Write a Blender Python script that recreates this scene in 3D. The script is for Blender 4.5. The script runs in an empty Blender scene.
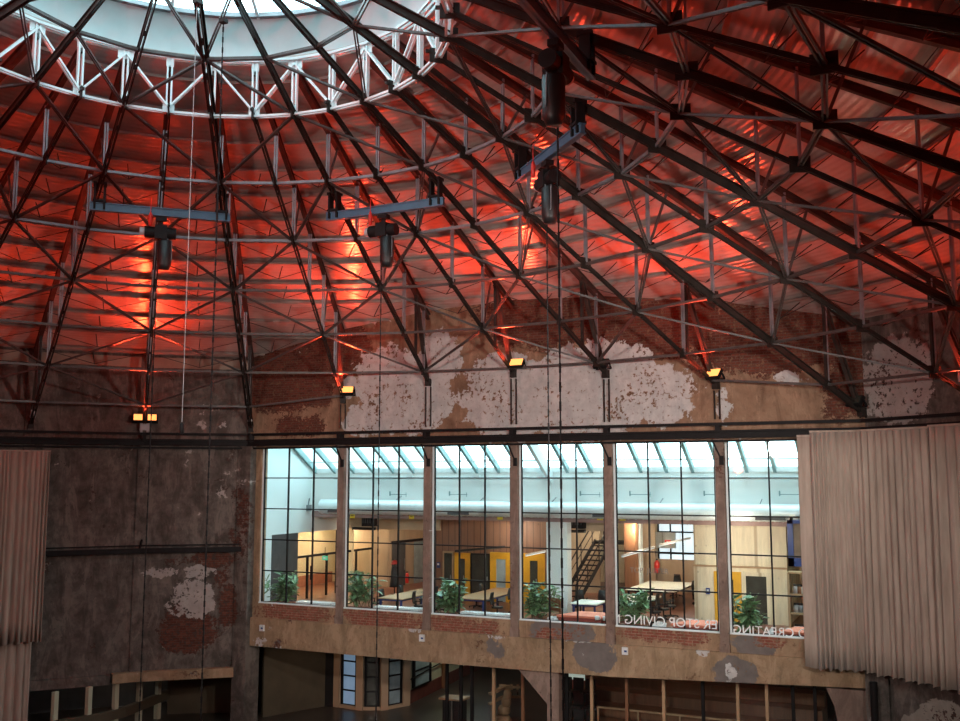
import bpy, math, random
from mathutils import Vector, Matrix
random.seed(7)
S = bpy.context.scene
COL = S.collection
PI = math.pi
sin, cos, tan, rad = math.sin, math.cos, math.tan, math.radians

# ------------------------------------------------------------------ geometry constants (metres, hall centre = origin)
CAM = Vector((14.198, -15.247, 10.0)); YAW = 0.439; PITCH = 0.119; F = 982.0
FW = Vector((-sin(YAW)*cos(PITCH), cos(YAW)*cos(PITCH), sin(PITCH)))
RT = Vector((cos(YAW), sin(YAW), 0)); UPV = RT.cross(FW)
def ray(x, y): return (FW*F + RT*(x-480) + UPV*(360.5-y)).normalized()
def at(x, y, Y): d = ray(x, y); return CAM + d*((Y-CAM.y)/d.y)
def atx(x, y, X): d = ray(x, y); return CAM + d*((X-CAM.x)/d.x)
def atz(x, y, Z): d = ray(x, y); return CAM + d*((Z-CAM.z)/d.z)
def atr(x, y, R):
    d = ray(x, y); a = d.x**2+d.y**2; b = 2*(CAM.x*d.x+CAM.y*d.y); c = CAM.x**2+CAM.y**2-R*R
    return CAM + d*((-b+math.sqrt(b*b-4*a*c))/(2*a))
STEP = rad(11.25)
def ang(j): return (j-7)*STEP
def pol(j, r, z=0): t = ang(j); return Vector((r*sin(t), r*cos(t), z))
R0 = 5.742; RW = 21.65; FY = 18.0; ZB = 19.684; KB = 0.482
def zc(r): x = r-R0; return 21.25-.3444*x-.00285*x*x            # roof surface
def zb(r): return ZB-KB*(r-R0)                                   # bottom chords
def rend(j):                                                     # where a roof line meets the wall
    m = j % 32
    if 4 < m < 10: return FY/cos(ang(m))
    if 15 <= m <= 24: return 26.0
    return RW

# ------------------------------------------------------------------ mesh helpers
class MB:
    def __init__(s): s.v = []; s.f = []; s.mi = []; s.cur = 0; s.sm = []
    def quad(s, *p):
        n = len(s.v); s.v += [tuple(q) for q in p]; s.f.append(tuple(range(n, n+len(p)))); s.mi.append(s.cur); s.sm.append(False)
    def add(s, vs, fs, smooth=False):
        n = len(s.v); s.v += [tuple(q) for q in vs]
        for f in fs: s.f.append(tuple(n+i for i in f)); s.mi.append(s.cur); s.sm.append(smooth)
        return s
    def box(s, c, d, rz=0, M=None):
        c = Vector(c); x, y, z = d[0]/2, d[1]/2, d[2]/2
        vs = [Vector((a*x, b*y, e*z)) for e in (-1, 1) for b in (-1, 1) for a in (-1, 1)]
        if M is not None: vs = [M @ v for v in vs]
        elif rz: m = Matrix.Rotation(rz, 3, 'Z'); vs = [m @ v for v in vs]
        vs = [v+c for v in vs]
        return s.add(vs, [(0,2,3,1), (4,5,7,6), (0,1,5,4), (2,6,7,3), (0,4,6,2), (1,3,7,5)])
    def span(s, a, b):
        a, b = Vector(a), Vector(b); return s.box((a+b)/2, [abs(q) for q in (b-a)])
    def bar(s, p, q, w, h, up=(0,0,1), off=(0,0)):
        p, q = Vector(p), Vector(q); d = (q-p)
        if d.length < 1e-6: return s
        d.normalize(); u = Vector(up)
        if abs(d.dot(u)) > .98: u = Vector((0,1,0)) if abs(d.y) < .9 else Vector((1,0,0))
        r = d.cross(u).normalized(); u = r.cross(d)
        o = r*off[0]+u*off[1]
        vs = [e+o+r*(a*w/2)+u*(b*h/2) for e in (p, q) for b in (-1, 1) for a in (-1, 1)]
        return s.add(vs, [(0,1,3,2), (4,6,7,5), (0,4,5,1), (2,3,7,6), (0,2,6,4), (1,5,7,3)])
    def angles(s, p, q, w, h, gap=.03, t=.02):                   # a back to back pair of steel angles
        for sg in (-1, 1):
            s.bar(p, q, t, h, off=(sg*(gap/2+t/2), 0))
            s.bar(p, q, w/2-gap/2, t, off=(sg*(gap/2+w/4), h/2-t/2))
        return s
    def ibeam(s, p, q, w, h, t=.03, up=(0,0,1)):
        s.bar(p, q, t, h, up); s.bar(p, q, w, t, up, (0, h/2-t/2)); return s.bar(p, q, w, t, up, (0, -h/2+t/2))
    def tube(s, p, q, r, n=8, r2=None, caps=True):
        p, q = Vector(p), Vector(q); d = (q-p).normalized(); r2 = r if r2 is None else r2
        u = Vector((0,0,1)) if abs(d.z) < .9 else Vector((1,0,0)); a = d.cross(u).normalized(); b = a.cross(d)
        vs = [e+(a*cos(2*PI*i/n)+b*sin(2*PI*i/n))*k for e, k in ((p, r), (q, r2)) for i in range(n)]
        s.add(vs, [(i, (i+1) % n, n+(i+1) % n, n+i) for i in range(n)], True)
        if caps: s.add(vs[:n], [tuple(reversed(range(n)))]); s.add(vs[n:], [tuple(range(n))])
        return s
    def path(s, pts, r, n=6):
        for a, b in zip(pts, pts[1:]): s.tube(a, b, r, n)
        return s
    def loop(s, pts, w, h, closed=True):                          # continuous bar of w x h through pts, mitred, upright
        N = len(pts); vs = []; fs = []
        for i, p in enumerate(pts):
            p = Vector(p); a = Vector(pts[(i-1) % N]) if closed or i > 0 else p
            b = Vector(pts[(i+1) % N]) if closed or i < N-1 else p
            d = (b-a); d.z = 0; d.normalize(); r = Vector((d.y, -d.x, 0))
            for (sx, sz) in ((-1,-1), (1,-1), (1,1), (-1,1)): vs.append(p+r*(sx*w/2)+Vector((0,0,sz*h/2)))
        for i in range(N if closed else N-1):
            k = (i+1) % N
            for e in range(4): fs.append((4*i+e, 4*i+(e+1) % 4, 4*k+(e+1) % 4, 4*k+e))
        if not closed: fs += [(3,2,1,0), tuple(4*(N-1)+e for e in range(4))]
        return s.add(vs, fs)
    def prism(s, poly, z0, z1):
        n = len(poly); vs = [(p[0], p[1], z0) for p in poly]+[(p[0], p[1], z1) for p in poly]
        return s.add(vs, [tuple(reversed(range(n))), tuple(range(n, 2*n))]+[(i, (i+1) % n, n+(i+1) % n, n+i) for i in range(n)])
    def vprism(s, poly, y0, y1):                                  # polygon in x,z given depth along y
        n = len(poly); vs = [(p[0], y0, p[1]) for p in poly]+[(p[0], y1, p[1]) for p in poly]
        return s.add(vs, [tuple(range(n)), tuple(reversed(range(n, 2*n)))]+[(i, n+i, n+(i+1) % n, (i+1) % n) for i in range(n)])
    def lathe(s, prof, c=(0,0,0), n=16):
        c = Vector(c); vs = [c+Vector((r*cos(2*PI*i/n), r*sin(2*PI*i/n), z)) for r, z in prof for i in range(n)]
        fs = [(k*n+i, k*n+(i+1) % n, (k+1)*n+(i+1) % n, (k+1)*n+i) for k in range(len(prof)-1) for i in range(n)]
        return s.add(vs, fs, True)
    def build(s, name, mats, parent=None, origin=None):
        me = bpy.data.meshes.new(name); o = Vector(origin) if origin is not None else Vector((0,0,0))
        me.from_pydata([tuple(Vector(v)-o) for v in s.v], [], s.f)
        for m in (mats if isinstance(mats, (list, tuple)) else [mats]): me.materials.append(m)
        me.polygons.foreach_set('material_index', s.mi); me.polygons.foreach_set('use_smooth', s.sm)
        me.update()
        ob = bpy.data.objects.new(name, me); COL.objects.link(ob); ob.location = o
        if parent is not None: ob.parent = parent
        return ob

def tag(o, label=None, cat=None, group=None, kind=None):
    if label: o['label'] = label
    if cat: o['category'] = cat
    if group: o['group'] = group
    if kind: o['kind'] = kind
    return o
def thing(name, label, cat, loc=(0,0,0), rz=0, group=None):
    o = bpy.data.objects.new(name, None); COL.objects.link(o); o.location = loc; o.rotation_euler = (0, 0, rz)
    o.empty_display_size = .2
    return tag(o, label, cat, group)
def struct(mb, name, m, label=None, parent=None):
    o = mb.build(name, m, parent); o['kind'] = 'structure'
    if label: o['label'] = label
    return o
def dup(root, loc, rz, label, group=None, scale=1):
    r = root.copy(); COL.objects.link(r); r.location = loc; r.rotation_euler = (0, 0, rz); r.scale = (scale,)*3
    r['label'] = label
    if group: r['group'] = group
    for ch in list(root.children):
        c = ch.copy(); COL.objects.link(c); c.parent = r
        for g in list(ch.children): d = g.copy(); COL.objects.link(d); d.parent = c
    return r

# ------------------------------------------------------------------ materials
def new(name):
    m = bpy.data.materials.new(name); m.use_nodes = True; nt = m.node_tree; b = nt.nodes['Principled BSDF']
    return m, nt, b
def nd(nt, t, **k):
    n = nt.nodes.new(t)
    for a, v in k.items():
        if a.startswith('i_'):
            key = a[2:]; key = int(key) if key.isdigit() else key
            n.inputs[key].default_value = v
        else: setattr(n, a, v)
    return n
def mixc(nt, fac, a, b):
    n = nd(nt, 'ShaderNodeMix', data_type='RGBA', clamp_factor=True)
    for sock, v in ((n.inputs[0], fac), (n.inputs[6], a), (n.inputs[7], b)):
        if hasattr(v, 'is_output'): nt.links.new(v, sock)
        elif isinstance(v, (int, float)): sock.default_value = v
        else: sock.default_value = (*v, 1)
    return n.outputs[2]
def math_(nt, op, a, b=None, c=None):
    n = nd(nt, 'ShaderNodeMath', operation=op)
    for i, v in enumerate((a, b, c)):
        if v is None: continue
        if hasattr(v, 'is_output'): nt.links.new(v, n.inputs[i])
        else: n.inputs[i].default_value = v
    return n.outputs[0]
def vmath(nt, op, a, b=None, out=0):
    n = nd(nt, 'ShaderNodeVectorMath', operation=op)
    for i, v in enumerate((a, b)):
        if v is None: continue
        if hasattr(v, 'is_output'): nt.links.new(v, n.inputs[i])
        else: n.inputs[i].default_value = v
    return n.outputs[out]
def noise(nt, vec, scale, detail=6, rough=.6, dist=0):
    n = nd(nt, 'ShaderNodeTexNoise'); n.inputs['Scale'].default_value = scale; n.inputs['Detail'].default_value = detail
    n.inputs['Roughness'].default_value = rough; n.inputs['Distortion'].default_value = dist
    nt.links.new(vec, n.inputs['Vector']); return n.outputs[0]
def mrange(nt, v, a, b, c=0, d=1):
    n = nd(nt, 'ShaderNodeMapRange', clamp=True); nt.links.new(v, n.inputs[0])
    for i, q in enumerate((a, b, c, d)): n.inputs[1+i].default_value = q
    return n.outputs[0]
def bump(nt, b, h, strength=.3, dist=.02):
    n = nd(nt, 'ShaderNodeBump'); n.inputs['Strength'].default_value = strength; n.inputs['Distance'].default_value = dist
    nt.links.new(h, n.inputs['Height']); nt.links.new(n.outputs[0], b.inputs['Normal'])
def pos(nt): return nd(nt, 'ShaderNodeNewGeometry').outputs['Position']
def obco(nt): return nd(nt, 'ShaderNodeTexCoord').outputs['Object']

def plain(name, col, rough=.6, metal=0, var=.25, scale=3, spec=.5, emit=None, es=0):
    m, nt, b = new(name); n = noise(nt, obco(nt), scale)
    c = mixc(nt, mrange(nt, n, .3, .7), tuple(q*(1-var) for q in col), tuple(min(1, q*(1+var)) for q in col))
    nt.links.new(c, b.inputs['Base Color']); b.inputs['Roughness'].default_value = rough; b.inputs['Metallic'].default_value = metal
    b.inputs['Specular IOR Level'].default_value = spec
    if emit: b.inputs['Emission Color'].default_value = (*emit, 1); b.inputs['Emission Strength'].default_value = es
    return m
def wood(name, col, dark=.65, rough=.55, axis='Z', w=5.0):
    m, nt, b = new(name); p = obco(nt)
    sc = {'Z': (w, w, .35), 'X': (.35, w, w), 'Y': (w, .35, w)}[axis]
    q = vmath(nt, 'MULTIPLY', p, sc); n = noise(nt, q, 1.6, 8, .65, .4)
    f = noise(nt, vmath(nt, 'MULTIPLY', p, (9, 9, 9)), 1, 2)
    c = mixc(nt, mrange(nt, n, .35, .68), tuple(k*dark for k in col), col)
    c = mixc(nt, mrange(nt, f, .72, .78), c, tuple(k*.5 for k in col))
    nt.links.new(c, b.inputs['Base Color']); b.inputs['Roughness'].default_value = rough
    return m
def boards(name, col, gap, pitch=.28):                             # vertical boarding with joints
    m, nt, b = new(name); p = obco(nt); s = nd(nt, 'ShaderNodeSeparateXYZ'); nt.links.new(p, s.inputs[0])
    u = math_(nt, 'ADD', s.outputs[0], s.outputs[1]); fr = math_(nt, 'FRACT', math_(nt, 'DIVIDE', u, pitch))
    line = mrange(nt, math_(nt, 'ABSOLUTE', math_(nt, 'SUBTRACT', fr, .5)), .43, .47)
    n = noise(nt, vmath(nt, 'MULTIPLY', p, (4, 4, .5)), 1.5, 8, .65, .5)
    c = mixc(nt, mrange(nt, n, .3, .7), tuple(k*.75 for k in col), col)
    kn = noise(nt, vmath(nt, 'MULTIPLY', p, (5, 5, 3)), 1, 1); c = mixc(nt, mrange(nt, kn, .74, .78), c, tuple(k*.45 for k in col))
    c = mixc(nt, line, c, gap); nt.links.new(c, b.inputs['Base Color']); b.inputs['Roughness'].default_value = .6
    return m
def blobs(nt, v, L):                                               # sum of soft ellipses (x, z, rx, rz, amount) = where paint has survived
    tot = None
    for (x, z, rx, rz, a) in L:
        d = vmath(nt, 'MULTIPLY', vmath(nt, 'SUBTRACT', v, (x, 0, z)), (1/rx, 0, 1/rz))
        q = math_(nt, 'MULTIPLY', math_(nt, 'MAXIMUM', math_(nt, 'SUBTRACT', 1.0, vmath(nt, 'DOT_PRODUCT', d, d, 1)), 0), a)
        tot = q if tot is None else math_(nt, 'MAXIMUM', tot, q) if a > 0 else math_(nt, 'ADD', tot, q)
    return tot
def uv_wall(nt, rnd):                                              # wall coordinate: (along the wall, 0, height)
    p = pos(nt)
    s = nd(nt, 'ShaderNodeSeparateXYZ'); nt.links.new(p, s.inputs[0]); c = nd(nt, 'ShaderNodeCombineXYZ')
    if rnd: nt.links.new(math_(nt, 'MULTIPLY', math_(nt, 'ARCTAN2', s.outputs[0], s.outputs[1]), RW), c.inputs[0])
    else: nt.links.new(s.outputs[0], c.inputs[0])
    nt.links.new(s.outputs[2], c.inputs[2]); return c.outputs[0]
def plaster(name, rnd, base, base2, white_b, brick_b, grey_b=None, white=(.60,.57,.545), grey=(.2,.17,.155), brick=((.10,.028,.018), (.19,.055,.033), (.13,.075,.055)), stain=.5, wt=.80, bt=.80):
    m, nt, b = new(name); v = uv_wall(nt, rnd)
    n1 = noise(nt, v, .55, 9, .62, .3); n2 = noise(nt, v, 2.2, 8, .65); n3 = noise(nt, v, 6, 6, .7); n0 = noise(nt, v, .25, 4, .55)
    c = mixc(nt, mrange(nt, n2, .35, .65), base, base2)
    c = mixc(nt, math_(nt, 'MULTIPLY', mrange(nt, n1, .5, .62), stain), c, tuple(k*.5 for k in base))
    n4 = noise(nt, vmath(nt, 'MULTIPLY', v, (1.6, 1, .55)), 1.1, 10, .72, .6); n5 = noise(nt, v, 14, 5, .75)
    c = mixc(nt, math_(nt, 'MULTIPLY', mrange(nt, n4, .52, .6), .55), c, tuple(k*.6 for k in base))
    c = mixc(nt, math_(nt, 'MULTIPLY', mrange(nt, n4, .47, .42), .45), c, tuple(min(1, k*1.35) for k in base2))
    c = mixc(nt, math_(nt, 'MULTIPLY', mrange(nt, n3, .56, .68), .6), c, tuple(k*.45 for k in base2))
    c = mixc(nt, math_(nt, 'MULTIPLY', mrange(nt, n5, .62, .7), .5), c, tuple(min(1, k*1.5) for k in base2))
    if grey_b:
        g = math_(nt, 'ADD', blobs(nt, v, grey_b), math_(nt, 'MULTIPLY', math_(nt, 'SUBTRACT', n1, .5), 2.2))
        c = mixc(nt, mrange(nt, g, .33, .37), c, mixc(nt, mrange(nt, n2, .35, .65), tuple(k*.75 for k in grey), grey))
    # brick
    sw = nd(nt, 'ShaderNodeSeparateXYZ'); nt.links.new(v, sw.inputs[0]); cb = nd(nt, 'ShaderNodeCombineXYZ')
    nt.links.new(sw.outputs[0], cb.inputs[0]); nt.links.new(sw.outputs[2], cb.inputs[1])
    bt_ = nd(nt, 'ShaderNodeTexBrick'); nt.links.new(cb.outputs[0], bt_.inputs['Vector'])
    for k, q in (('Color1', brick[0]), ('Color2', brick[1]), ('Mortar', brick[2])): bt_.inputs[k].default_value = (*q, 1)
    bt_.inputs['Scale'].default_value = 1; bt_.inputs['Brick Width'].default_value = .26; bt_.inputs['Row Height'].default_value = .095
    bt_.inputs['Mortar Size'].default_value = .012; bt_.inputs['Bias'].default_value = -.1
    bc = mixc(nt, mrange(nt, n3, .45, .7), bt_.outputs[0], tuple(k*.35 for k in brick[0]))
    bc = mixc(nt, math_(nt, 'MULTIPLY', mrange(nt, n3, .53, .6), .75), bc, tuple(q*.8 for q in base)); bc = mixc(nt, math_(nt, 'MULTIPLY', mrange(nt, n5, .6, .68), .5), bc, (.02,.01,.008))
    k = math_(nt, 'ADD', blobs(nt, v, brick_b), math_(nt, 'MULTIPLY', math_(nt, 'SUBTRACT', math_(nt, 'MULTIPLY_ADD', n3, .45, math_(nt, 'MULTIPLY', n1, .55)), .5), 4.2))
    kb = mrange(nt, k, .36, .42); c = mixc(nt, kb, c, bc)
    w = math_(nt, 'ADD', blobs(nt, v, white_b), math_(nt, 'MULTIPLY', math_(nt, 'SUBTRACT', math_(nt, 'MULTIPLY_ADD', n2, .45, math_(nt, 'MULTIPLY', n0, .55)), .5), 3.2))
    wm = mrange(nt, w, .34, .38)
    hole = mrange(nt, math_(nt, 'MULTIPLY_ADD', n3, .6, math_(nt, 'MULTIPLY', n1, .4)), .55, .565)
    wm = math_(nt, 'MULTIPLY', wm, math_(nt, 'SUBTRACT', 1.0, hole))
    wc = mixc(nt, mrange(nt, n2, .3, .65), tuple(q*.72 for q in white), white)
    wc = mixc(nt, math_(nt, 'MULTIPLY', mrange(nt, n3, .53, .68), .7), wc, (.33,.26,.22)); wc = mixc(nt, math_(nt, 'MULTIPLY', mrange(nt, n4, .5, .6), .5), wc, (.38,.37,.37))
    c = mixc(nt, wm, c, wc)
    nt.links.new(c, b.inputs['Base Color']); b.inputs['Roughness'].default_value = .85; b.inputs['Specular IOR Level'].default_value = .2
    h = math_(nt, 'ADD', math_(nt, 'MULTIPLY', math_(nt, 'ADD', n3, n5), .5), math_(nt, 'MULTIPLY', wm, .6)); bump(nt, b, h, .5, .03)
    return m
def glassy(name, tint=(1,1,1), refl=.06, rough=.02):
    m = bpy.data.materials.new(name); m.use_nodes = True; nt = m.node_tree; nt.nodes.clear()
    o = nd(nt, 'ShaderNodeOutputMaterial'); t = nd(nt, 'ShaderNodeBsdfTransparent'); g = nd(nt, 'ShaderNodeBsdfGlossy'); x = nd(nt, 'ShaderNodeMixShader')
    t.inputs[0].default_value = (*tint, 1); g.inputs['Roughness'].default_value = rough; x.inputs[0].default_value = refl
    nt.links.new(t.outputs[0], x.inputs[1]); nt.links.new(g.outputs[0], x.inputs[2]); nt.links.new(x.outputs[0], o.inputs[0])
    return m
def emis(name, col, s):
    m, nt, b = new(name); b.inputs['Base Color'].default_value = (*col, 1)
    b.inputs['Emission Color'].default_value = (*col, 1); b.inputs['Emission Strength'].default_value = s; return m

M = {}
M['steel'] = plain('dark steel paint', (.032,.025,.021), .55, .0, .35, 2.5, .18)
M['steel_mid'] = plain('brown steel paint', (.06,.042,.035), .55, 0, .3, 2.5, .18)
M['rod'] = plain('grey galvanised steel', (.24,.25,.265), .4, .3, .2, 4)
M['brace'] = plain('grey brown steel', (.085,.075,.07), .45, .2, .3, 4)
M['purlin'] = plain('weathered brown purlin', (.30,.235,.20), .7, 0, .2, 1.5)
M['white_steel'] = plain('white painted steel', (.72,.78,.78), .45, 0, .08, 2)
M['curb'] = plain('white curb boarding', (.60,.68,.68), .75, 0, .06, .8)
M['blue_steel'] = plain('slate blue beam paint', (.065,.145,.22), .4, 0, .15, 2)
M['black'] = plain('black plastic', (.014,.013,.013), .45, 0, .3, 3)
M['black_metal'] = plain('black painted metal', (.014,.012,.012), .6, 0, .3, 3, .15)
M['grey_box'] = plain('light grey enclosure', (.42,.40,.41), .5, 0, .1, 3)
M['white_plastic'] = plain('white plastic', (.75,.75,.75), .4, 0, .05, 3)
M['red_plastic'] = plain('red plastic', (.6,.03,.02), .4, 0, .1, 3)
M['yellow'] = plain('yellow card', (.85,.62,.04), .6, 0, .05, 3)
M['yellow_paint'] = plain('yellow painted timber', (.72,.36,.02), .5, 0, .1, 3)
M['blue_paint'] = plain('blue painted steel', (.025,.05,.2), .4, 0, .15, 3)
M['office_white'] = plain('white office plaster', (.80,.85,.84), .8, 0, .05, .7)
M['office_grey'] = plain('dark grey panel', (.065,.06,.06), .7, 0, .15, 2)
M['beige'] = plain('beige plaster', (.52,.40,.28), .8, 0, .1, 1)
M['cream'] = plain('cream plaster', (.68,.56,.38), .8, 0, .07, 1)
M['ply'] = wood('oiled plywood', (.47,.33,.22), .8, w=2.2)
M['cladding'] = boards('reddish timber cladding', (.27,.135,.085), (.08,.04,.028), .33)
M['clt'] = boards('pale pine panels', (.90,.76,.55), (.5,.38,.25), 1.22)
M['table_wood'] = wood('birch table top', (.36,.205,.105), .85, axis='Y', w=3)
M['brown_wood'] = wood('brown wood', (.26,.11,.05), .7)
M['tan_wood'] = wood('tan wood', (.5,.31,.17), .75)
M['table_white'] = plain('white laminate', (.75,.74,.66), .4, 0, .05, 2)
M['coral'] = plain('coral red upholstery', (.72,.21,.13), .8, 0, .08, 3)
M['coral_dark'] = plain('dark coral frame', (.30,.06,.045), .7, 0, .15, 3)
M['terracotta'] = plain('terracotta', (.36,.13,.08), .8, 0, .15, 4)
M['galv'] = plain('spiral galvanised duct', (.70,.76,.77), .33, .25, .06, 5)
M['pink_beam'] = plain('pinkish brown steel', (.32,.19,.17), .5, 0, .1, 3)
M['office_floor'] = plain('red brown office floor', (.22,.085,.055), .35, 0, .2, 1)
M['leaf'] = plain('green leaves', (.19,.30,.15), .28, 0, .7, 9)
M['stem'] = plain('plant stems', (.10,.08,.04), .7, 0, .3, 9)
M['concrete_brown'] = plaster('brown weathered concrete', False, (.22,.15,.12), (.28,.195,.155), [(-99,0,1,1,1)], [(-99,0,1,1,1)], stain=.35)
M['floor'] = plain('dark polished concrete', (.06,.045,.036), .35, 0, .3, .5)
M['olive'] = plain('dark olive wall', (.085,.06,.034), .8, 0, .2, 1)
M['tan_wall'] = plain('tan wall', (.46,.30,.19), .8, 0, .1, 1)
M['pale_wall'] = plain('pale yellow green wall', (.52,.47,.33), .8, 0, .06, 1)
M['skirting'] = plain('dark red skirting', (.16,.04,.03), .6, 0, .2, 2)
M['grey_panel'] = plain('grey panel', (.17,.165,.15), .7, 0, .15, 2)
M['glass'] = glassy('window glass', (.97,1,1), .045)
M['sky_glass'] = glassy('skylight glass', (.93,1,1), .05)
M['dark_glass'] = glassy('dark tinted glass', (.25,.24,.22), .12)
M['blind'] = plain('frosted blue grey glass', (.30,.36,.38), .3, 0, .25, 2)
M['blind_lit'] = plain('lit frosted glass', (.35,.5,.65), .3, 0, .2, 1, emit=(.32,.55,.85), es=.24)
M['blind_dark'] = plain('dark pane', (.05,.05,.04), .2, 0, .3, 2)
M['lamp_hot'] = emis('glowing orange floodlight glass', (1.0,.38,.10), 1.8)
M['lamp_warm'] = emis('warm lamp glass', (1,.75,.42), 8)
M['tube_white'] = emis('white light tube', (.85,.95,1), .6)
M['faint'] = glassy('faint reflected lettering', (.75,.75,.72), .25, .4)  # see-through pale letters, a reflection painted onto the pane
M['rope'] = plain('off white rope', (.45,.45,.45), .8, 0, .05, 1)
M['rafter'] = plain('turquoise grey rafter paint', (.22,.33,.33), .5, 0, .1, 2)
M['lettering'] = plain('white vinyl lettering', (.85,.85,.85), .5, 0, .02, 1)
M['orange_glow'] = emis('lit orange panel', (.9,.35,.08), .45)
M['white_glow'] = emis('lit white panel', (.75,.85,.75), .4)
M['sky_pane'] = emis('bright overcast sky behind window', (.80,.93,1.0), 1.0)

def make_fabric():
    m, nt, b = new('beige curtain cloth'); p = obco(nt)
    n = noise(nt, vmath(nt, 'MULTIPLY', p, (3, 3, .4)), 1.5, 6, .6)
    c = mixc(nt, mrange(nt, n, .35, .65), (.37,.285,.23), (.50,.395,.325)); nt.links.new(c, b.inputs['Base Color'])
    b.inputs['Roughness'].default_value = .9; b.inputs['Specular IOR Level'].default_value = .1; b.inputs['Sheen Weight'].default_value = .2
    return m
M['cloth'] = make_fabric()
def make_ceiling():
    m, nt, b = new('ribbed roof boarding'); p = obco(nt)
    s = nd(nt, 'ShaderNodeSeparateXYZ'); nt.links.new(p, s.inputs[0])
    r = math_(nt, 'SQRT', math_(nt, 'ADD', math_(nt, 'MULTIPLY', s.outputs[0], s.outputs[0]), math_(nt, 'MULTIPLY', s.outputs[1], s.outputs[1])))
    wv = math_(nt, 'SINE', math_(nt, 'MULTIPLY', r, 2*PI/.17))
    n = noise(nt, p, 1.3, 6, .6); n2 = noise(nt, p, .35, 3, .5)
    c = mixc(nt, mrange(nt, n, .3, .7), (.40,.34,.31), (.52,.45,.41))
    c = mixc(nt, math_(nt, 'MULTIPLY', mrange(nt, n2, .52, .62), .35), c, (.33,.28,.25))
    nt.links.new(c, b.inputs['Base Color']); b.inputs['Roughness'].default_value = .19; b.inputs['Specular IOR Level'].default_value = .5
    bump(nt, b, wv, .24, .02); return m
M['ceiling'] = make_ceiling()
M['facade'] = plaster('peeling painted brick gable', False, (.25,.145,.09), (.32,.20,.13),
    [(-4.7,13.3,2.6,2.3,1), (-3.2,14.6,1.3,1.5,.95), (-6.3,12.3,1.4,.9,.9), (-.2,12.9,2.6,2.0,1), (3.0,13.2,2.9,2.2,1.05), (5.7,12.9,1.7,1.4,.85), (7.6,12.5,.55,1.1,.7), (9.9,13.2,.9,.4,.5), (-7.2,13.6,.8,.7,.6)],
    [(-10.3,14.3,3.4,2.0,1.25), (-8.2,15.2,2.4,1.7,1.1), (1.4,16.0,3.8,1.6,1.25), (5.6,15.7,3.4,2.0,1.25), (9.2,14.8,3.6,1.8,1.4), (11.6,13.6,1.2,2.4,.9), (-9.6,12.1,2.2,.7,.75)])
M['strip'] = plain('pale plaster strip', (.34,.26,.2), .85, 0, .2, 1.2)
M['sill_brick'] = plaster('sill brickwork', False, (.30,.19,.115), (.36,.24,.15), [(-99,0,1,1,1)],
    [(-9.5,4.62,2.6,.55,.75), (-5.5,4.65,2.4,.55,.75), (-2.0,4.62,2.0,.55,.75), (1.2,4.5,1.2,.3,.4), (5.5,4.75,2.0,.35,.6), (9,4.8,1.0,.3,.5)],
    [(1.6,4.6,1.6,.6,.7), (8.4,4.6,1.0,.6,.5)], brick=((.24,.07,.045), (.32,.12,.08), (.33,.2,.14)))
M['beam'] = plaster('weathered plaster beam', False, (.31,.205,.12), (.38,.26,.165),
    [(-.6,4.3,.5,.15,.45), (7.6,3.7,.3,.5,.55), (6.7,4.35,.4,.3,.55), (2.4,4.4,.9,.12,.42), (-4,4.35,.6,.12,.4)],
    [(-99,0,1,1,1)], [(3.0,3.9,1.0,.9,.8), (7.7,3.7,.9,.7,.75), (-.7,3.9,.5,.6,.45)], stain=.3)
M['wall_dark'] = plaster('grey brown plaster wall', True, (.085,.07,.06), (.19,.157,.136),  # dark grey brown plaster with lighter patches and bare brick
    [(-15.0, 5.2, 1.3, 1.1, .78), (-16.0, 6.2, 1.3, .35, .62), (-14.7, 6.2, 1.1, .5, .7), (13.9,13.0,1.9,1.6,.85)],
    [(-14.8, 3.9, 1.5, 1.2, .95), (-14.3, 6.7, 2.0, .45, .7), (-13.6, 5, .6, 2, .6), (-13,8,.6,3,.5), (14.2,13,1.9,1.9,.45)], [(15.5,.6,3.2,3.4,1.3), (13.0,1.2,1.0,2.0,.8)], grey=(.36,.32,.27), white=(.45,.39,.36), brick=((.10,.03,.02), (.16,.055,.035), (.12,.07,.05)))
M['wall_back'] = plain('plain brown plaster', (.2,.15,.13), .9, 0, .2, .6)  # brown plaster for the round wall out of view

# ------------------------------------------------------------------ hall shell
mb = MB(); mb.prism([(40*sin(i*PI/16), 40*cos(i*PI/16)) for i in range(32)][::-1], -.3, 0); struct(mb, 'floor', M['floor'])
# ceiling: pyramid of 32 facets with thickness, trimmed by the flat gable wall
mb = MB(); NR = 16
def crow(j, dz): re = rend(j)+.25; return [pol(j, R0+.17+(re-R0-.17)*k/NR, zc(R0+.17+(re-R0-.17)*k/NR)+dz) for k in range(NR+1)]
for j in range(32):
    A, B = crow(j, 0), crow(j+1, 0); A2, B2 = crow(j, .25), crow(j+1, .25)
    for k in range(NR):
        mb.quad(A[k], A[k+1], B[k+1], B[k]); mb.quad(A2[k], B2[k], B2[k+1], A2[k+1])
    mb.quad(A[0], B[0], B2[0], A2[0]); mb.quad(A[-1], A2[-1], B2[-1], B[-1])
struct(mb, 'ceiling', M['ceiling'])
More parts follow.
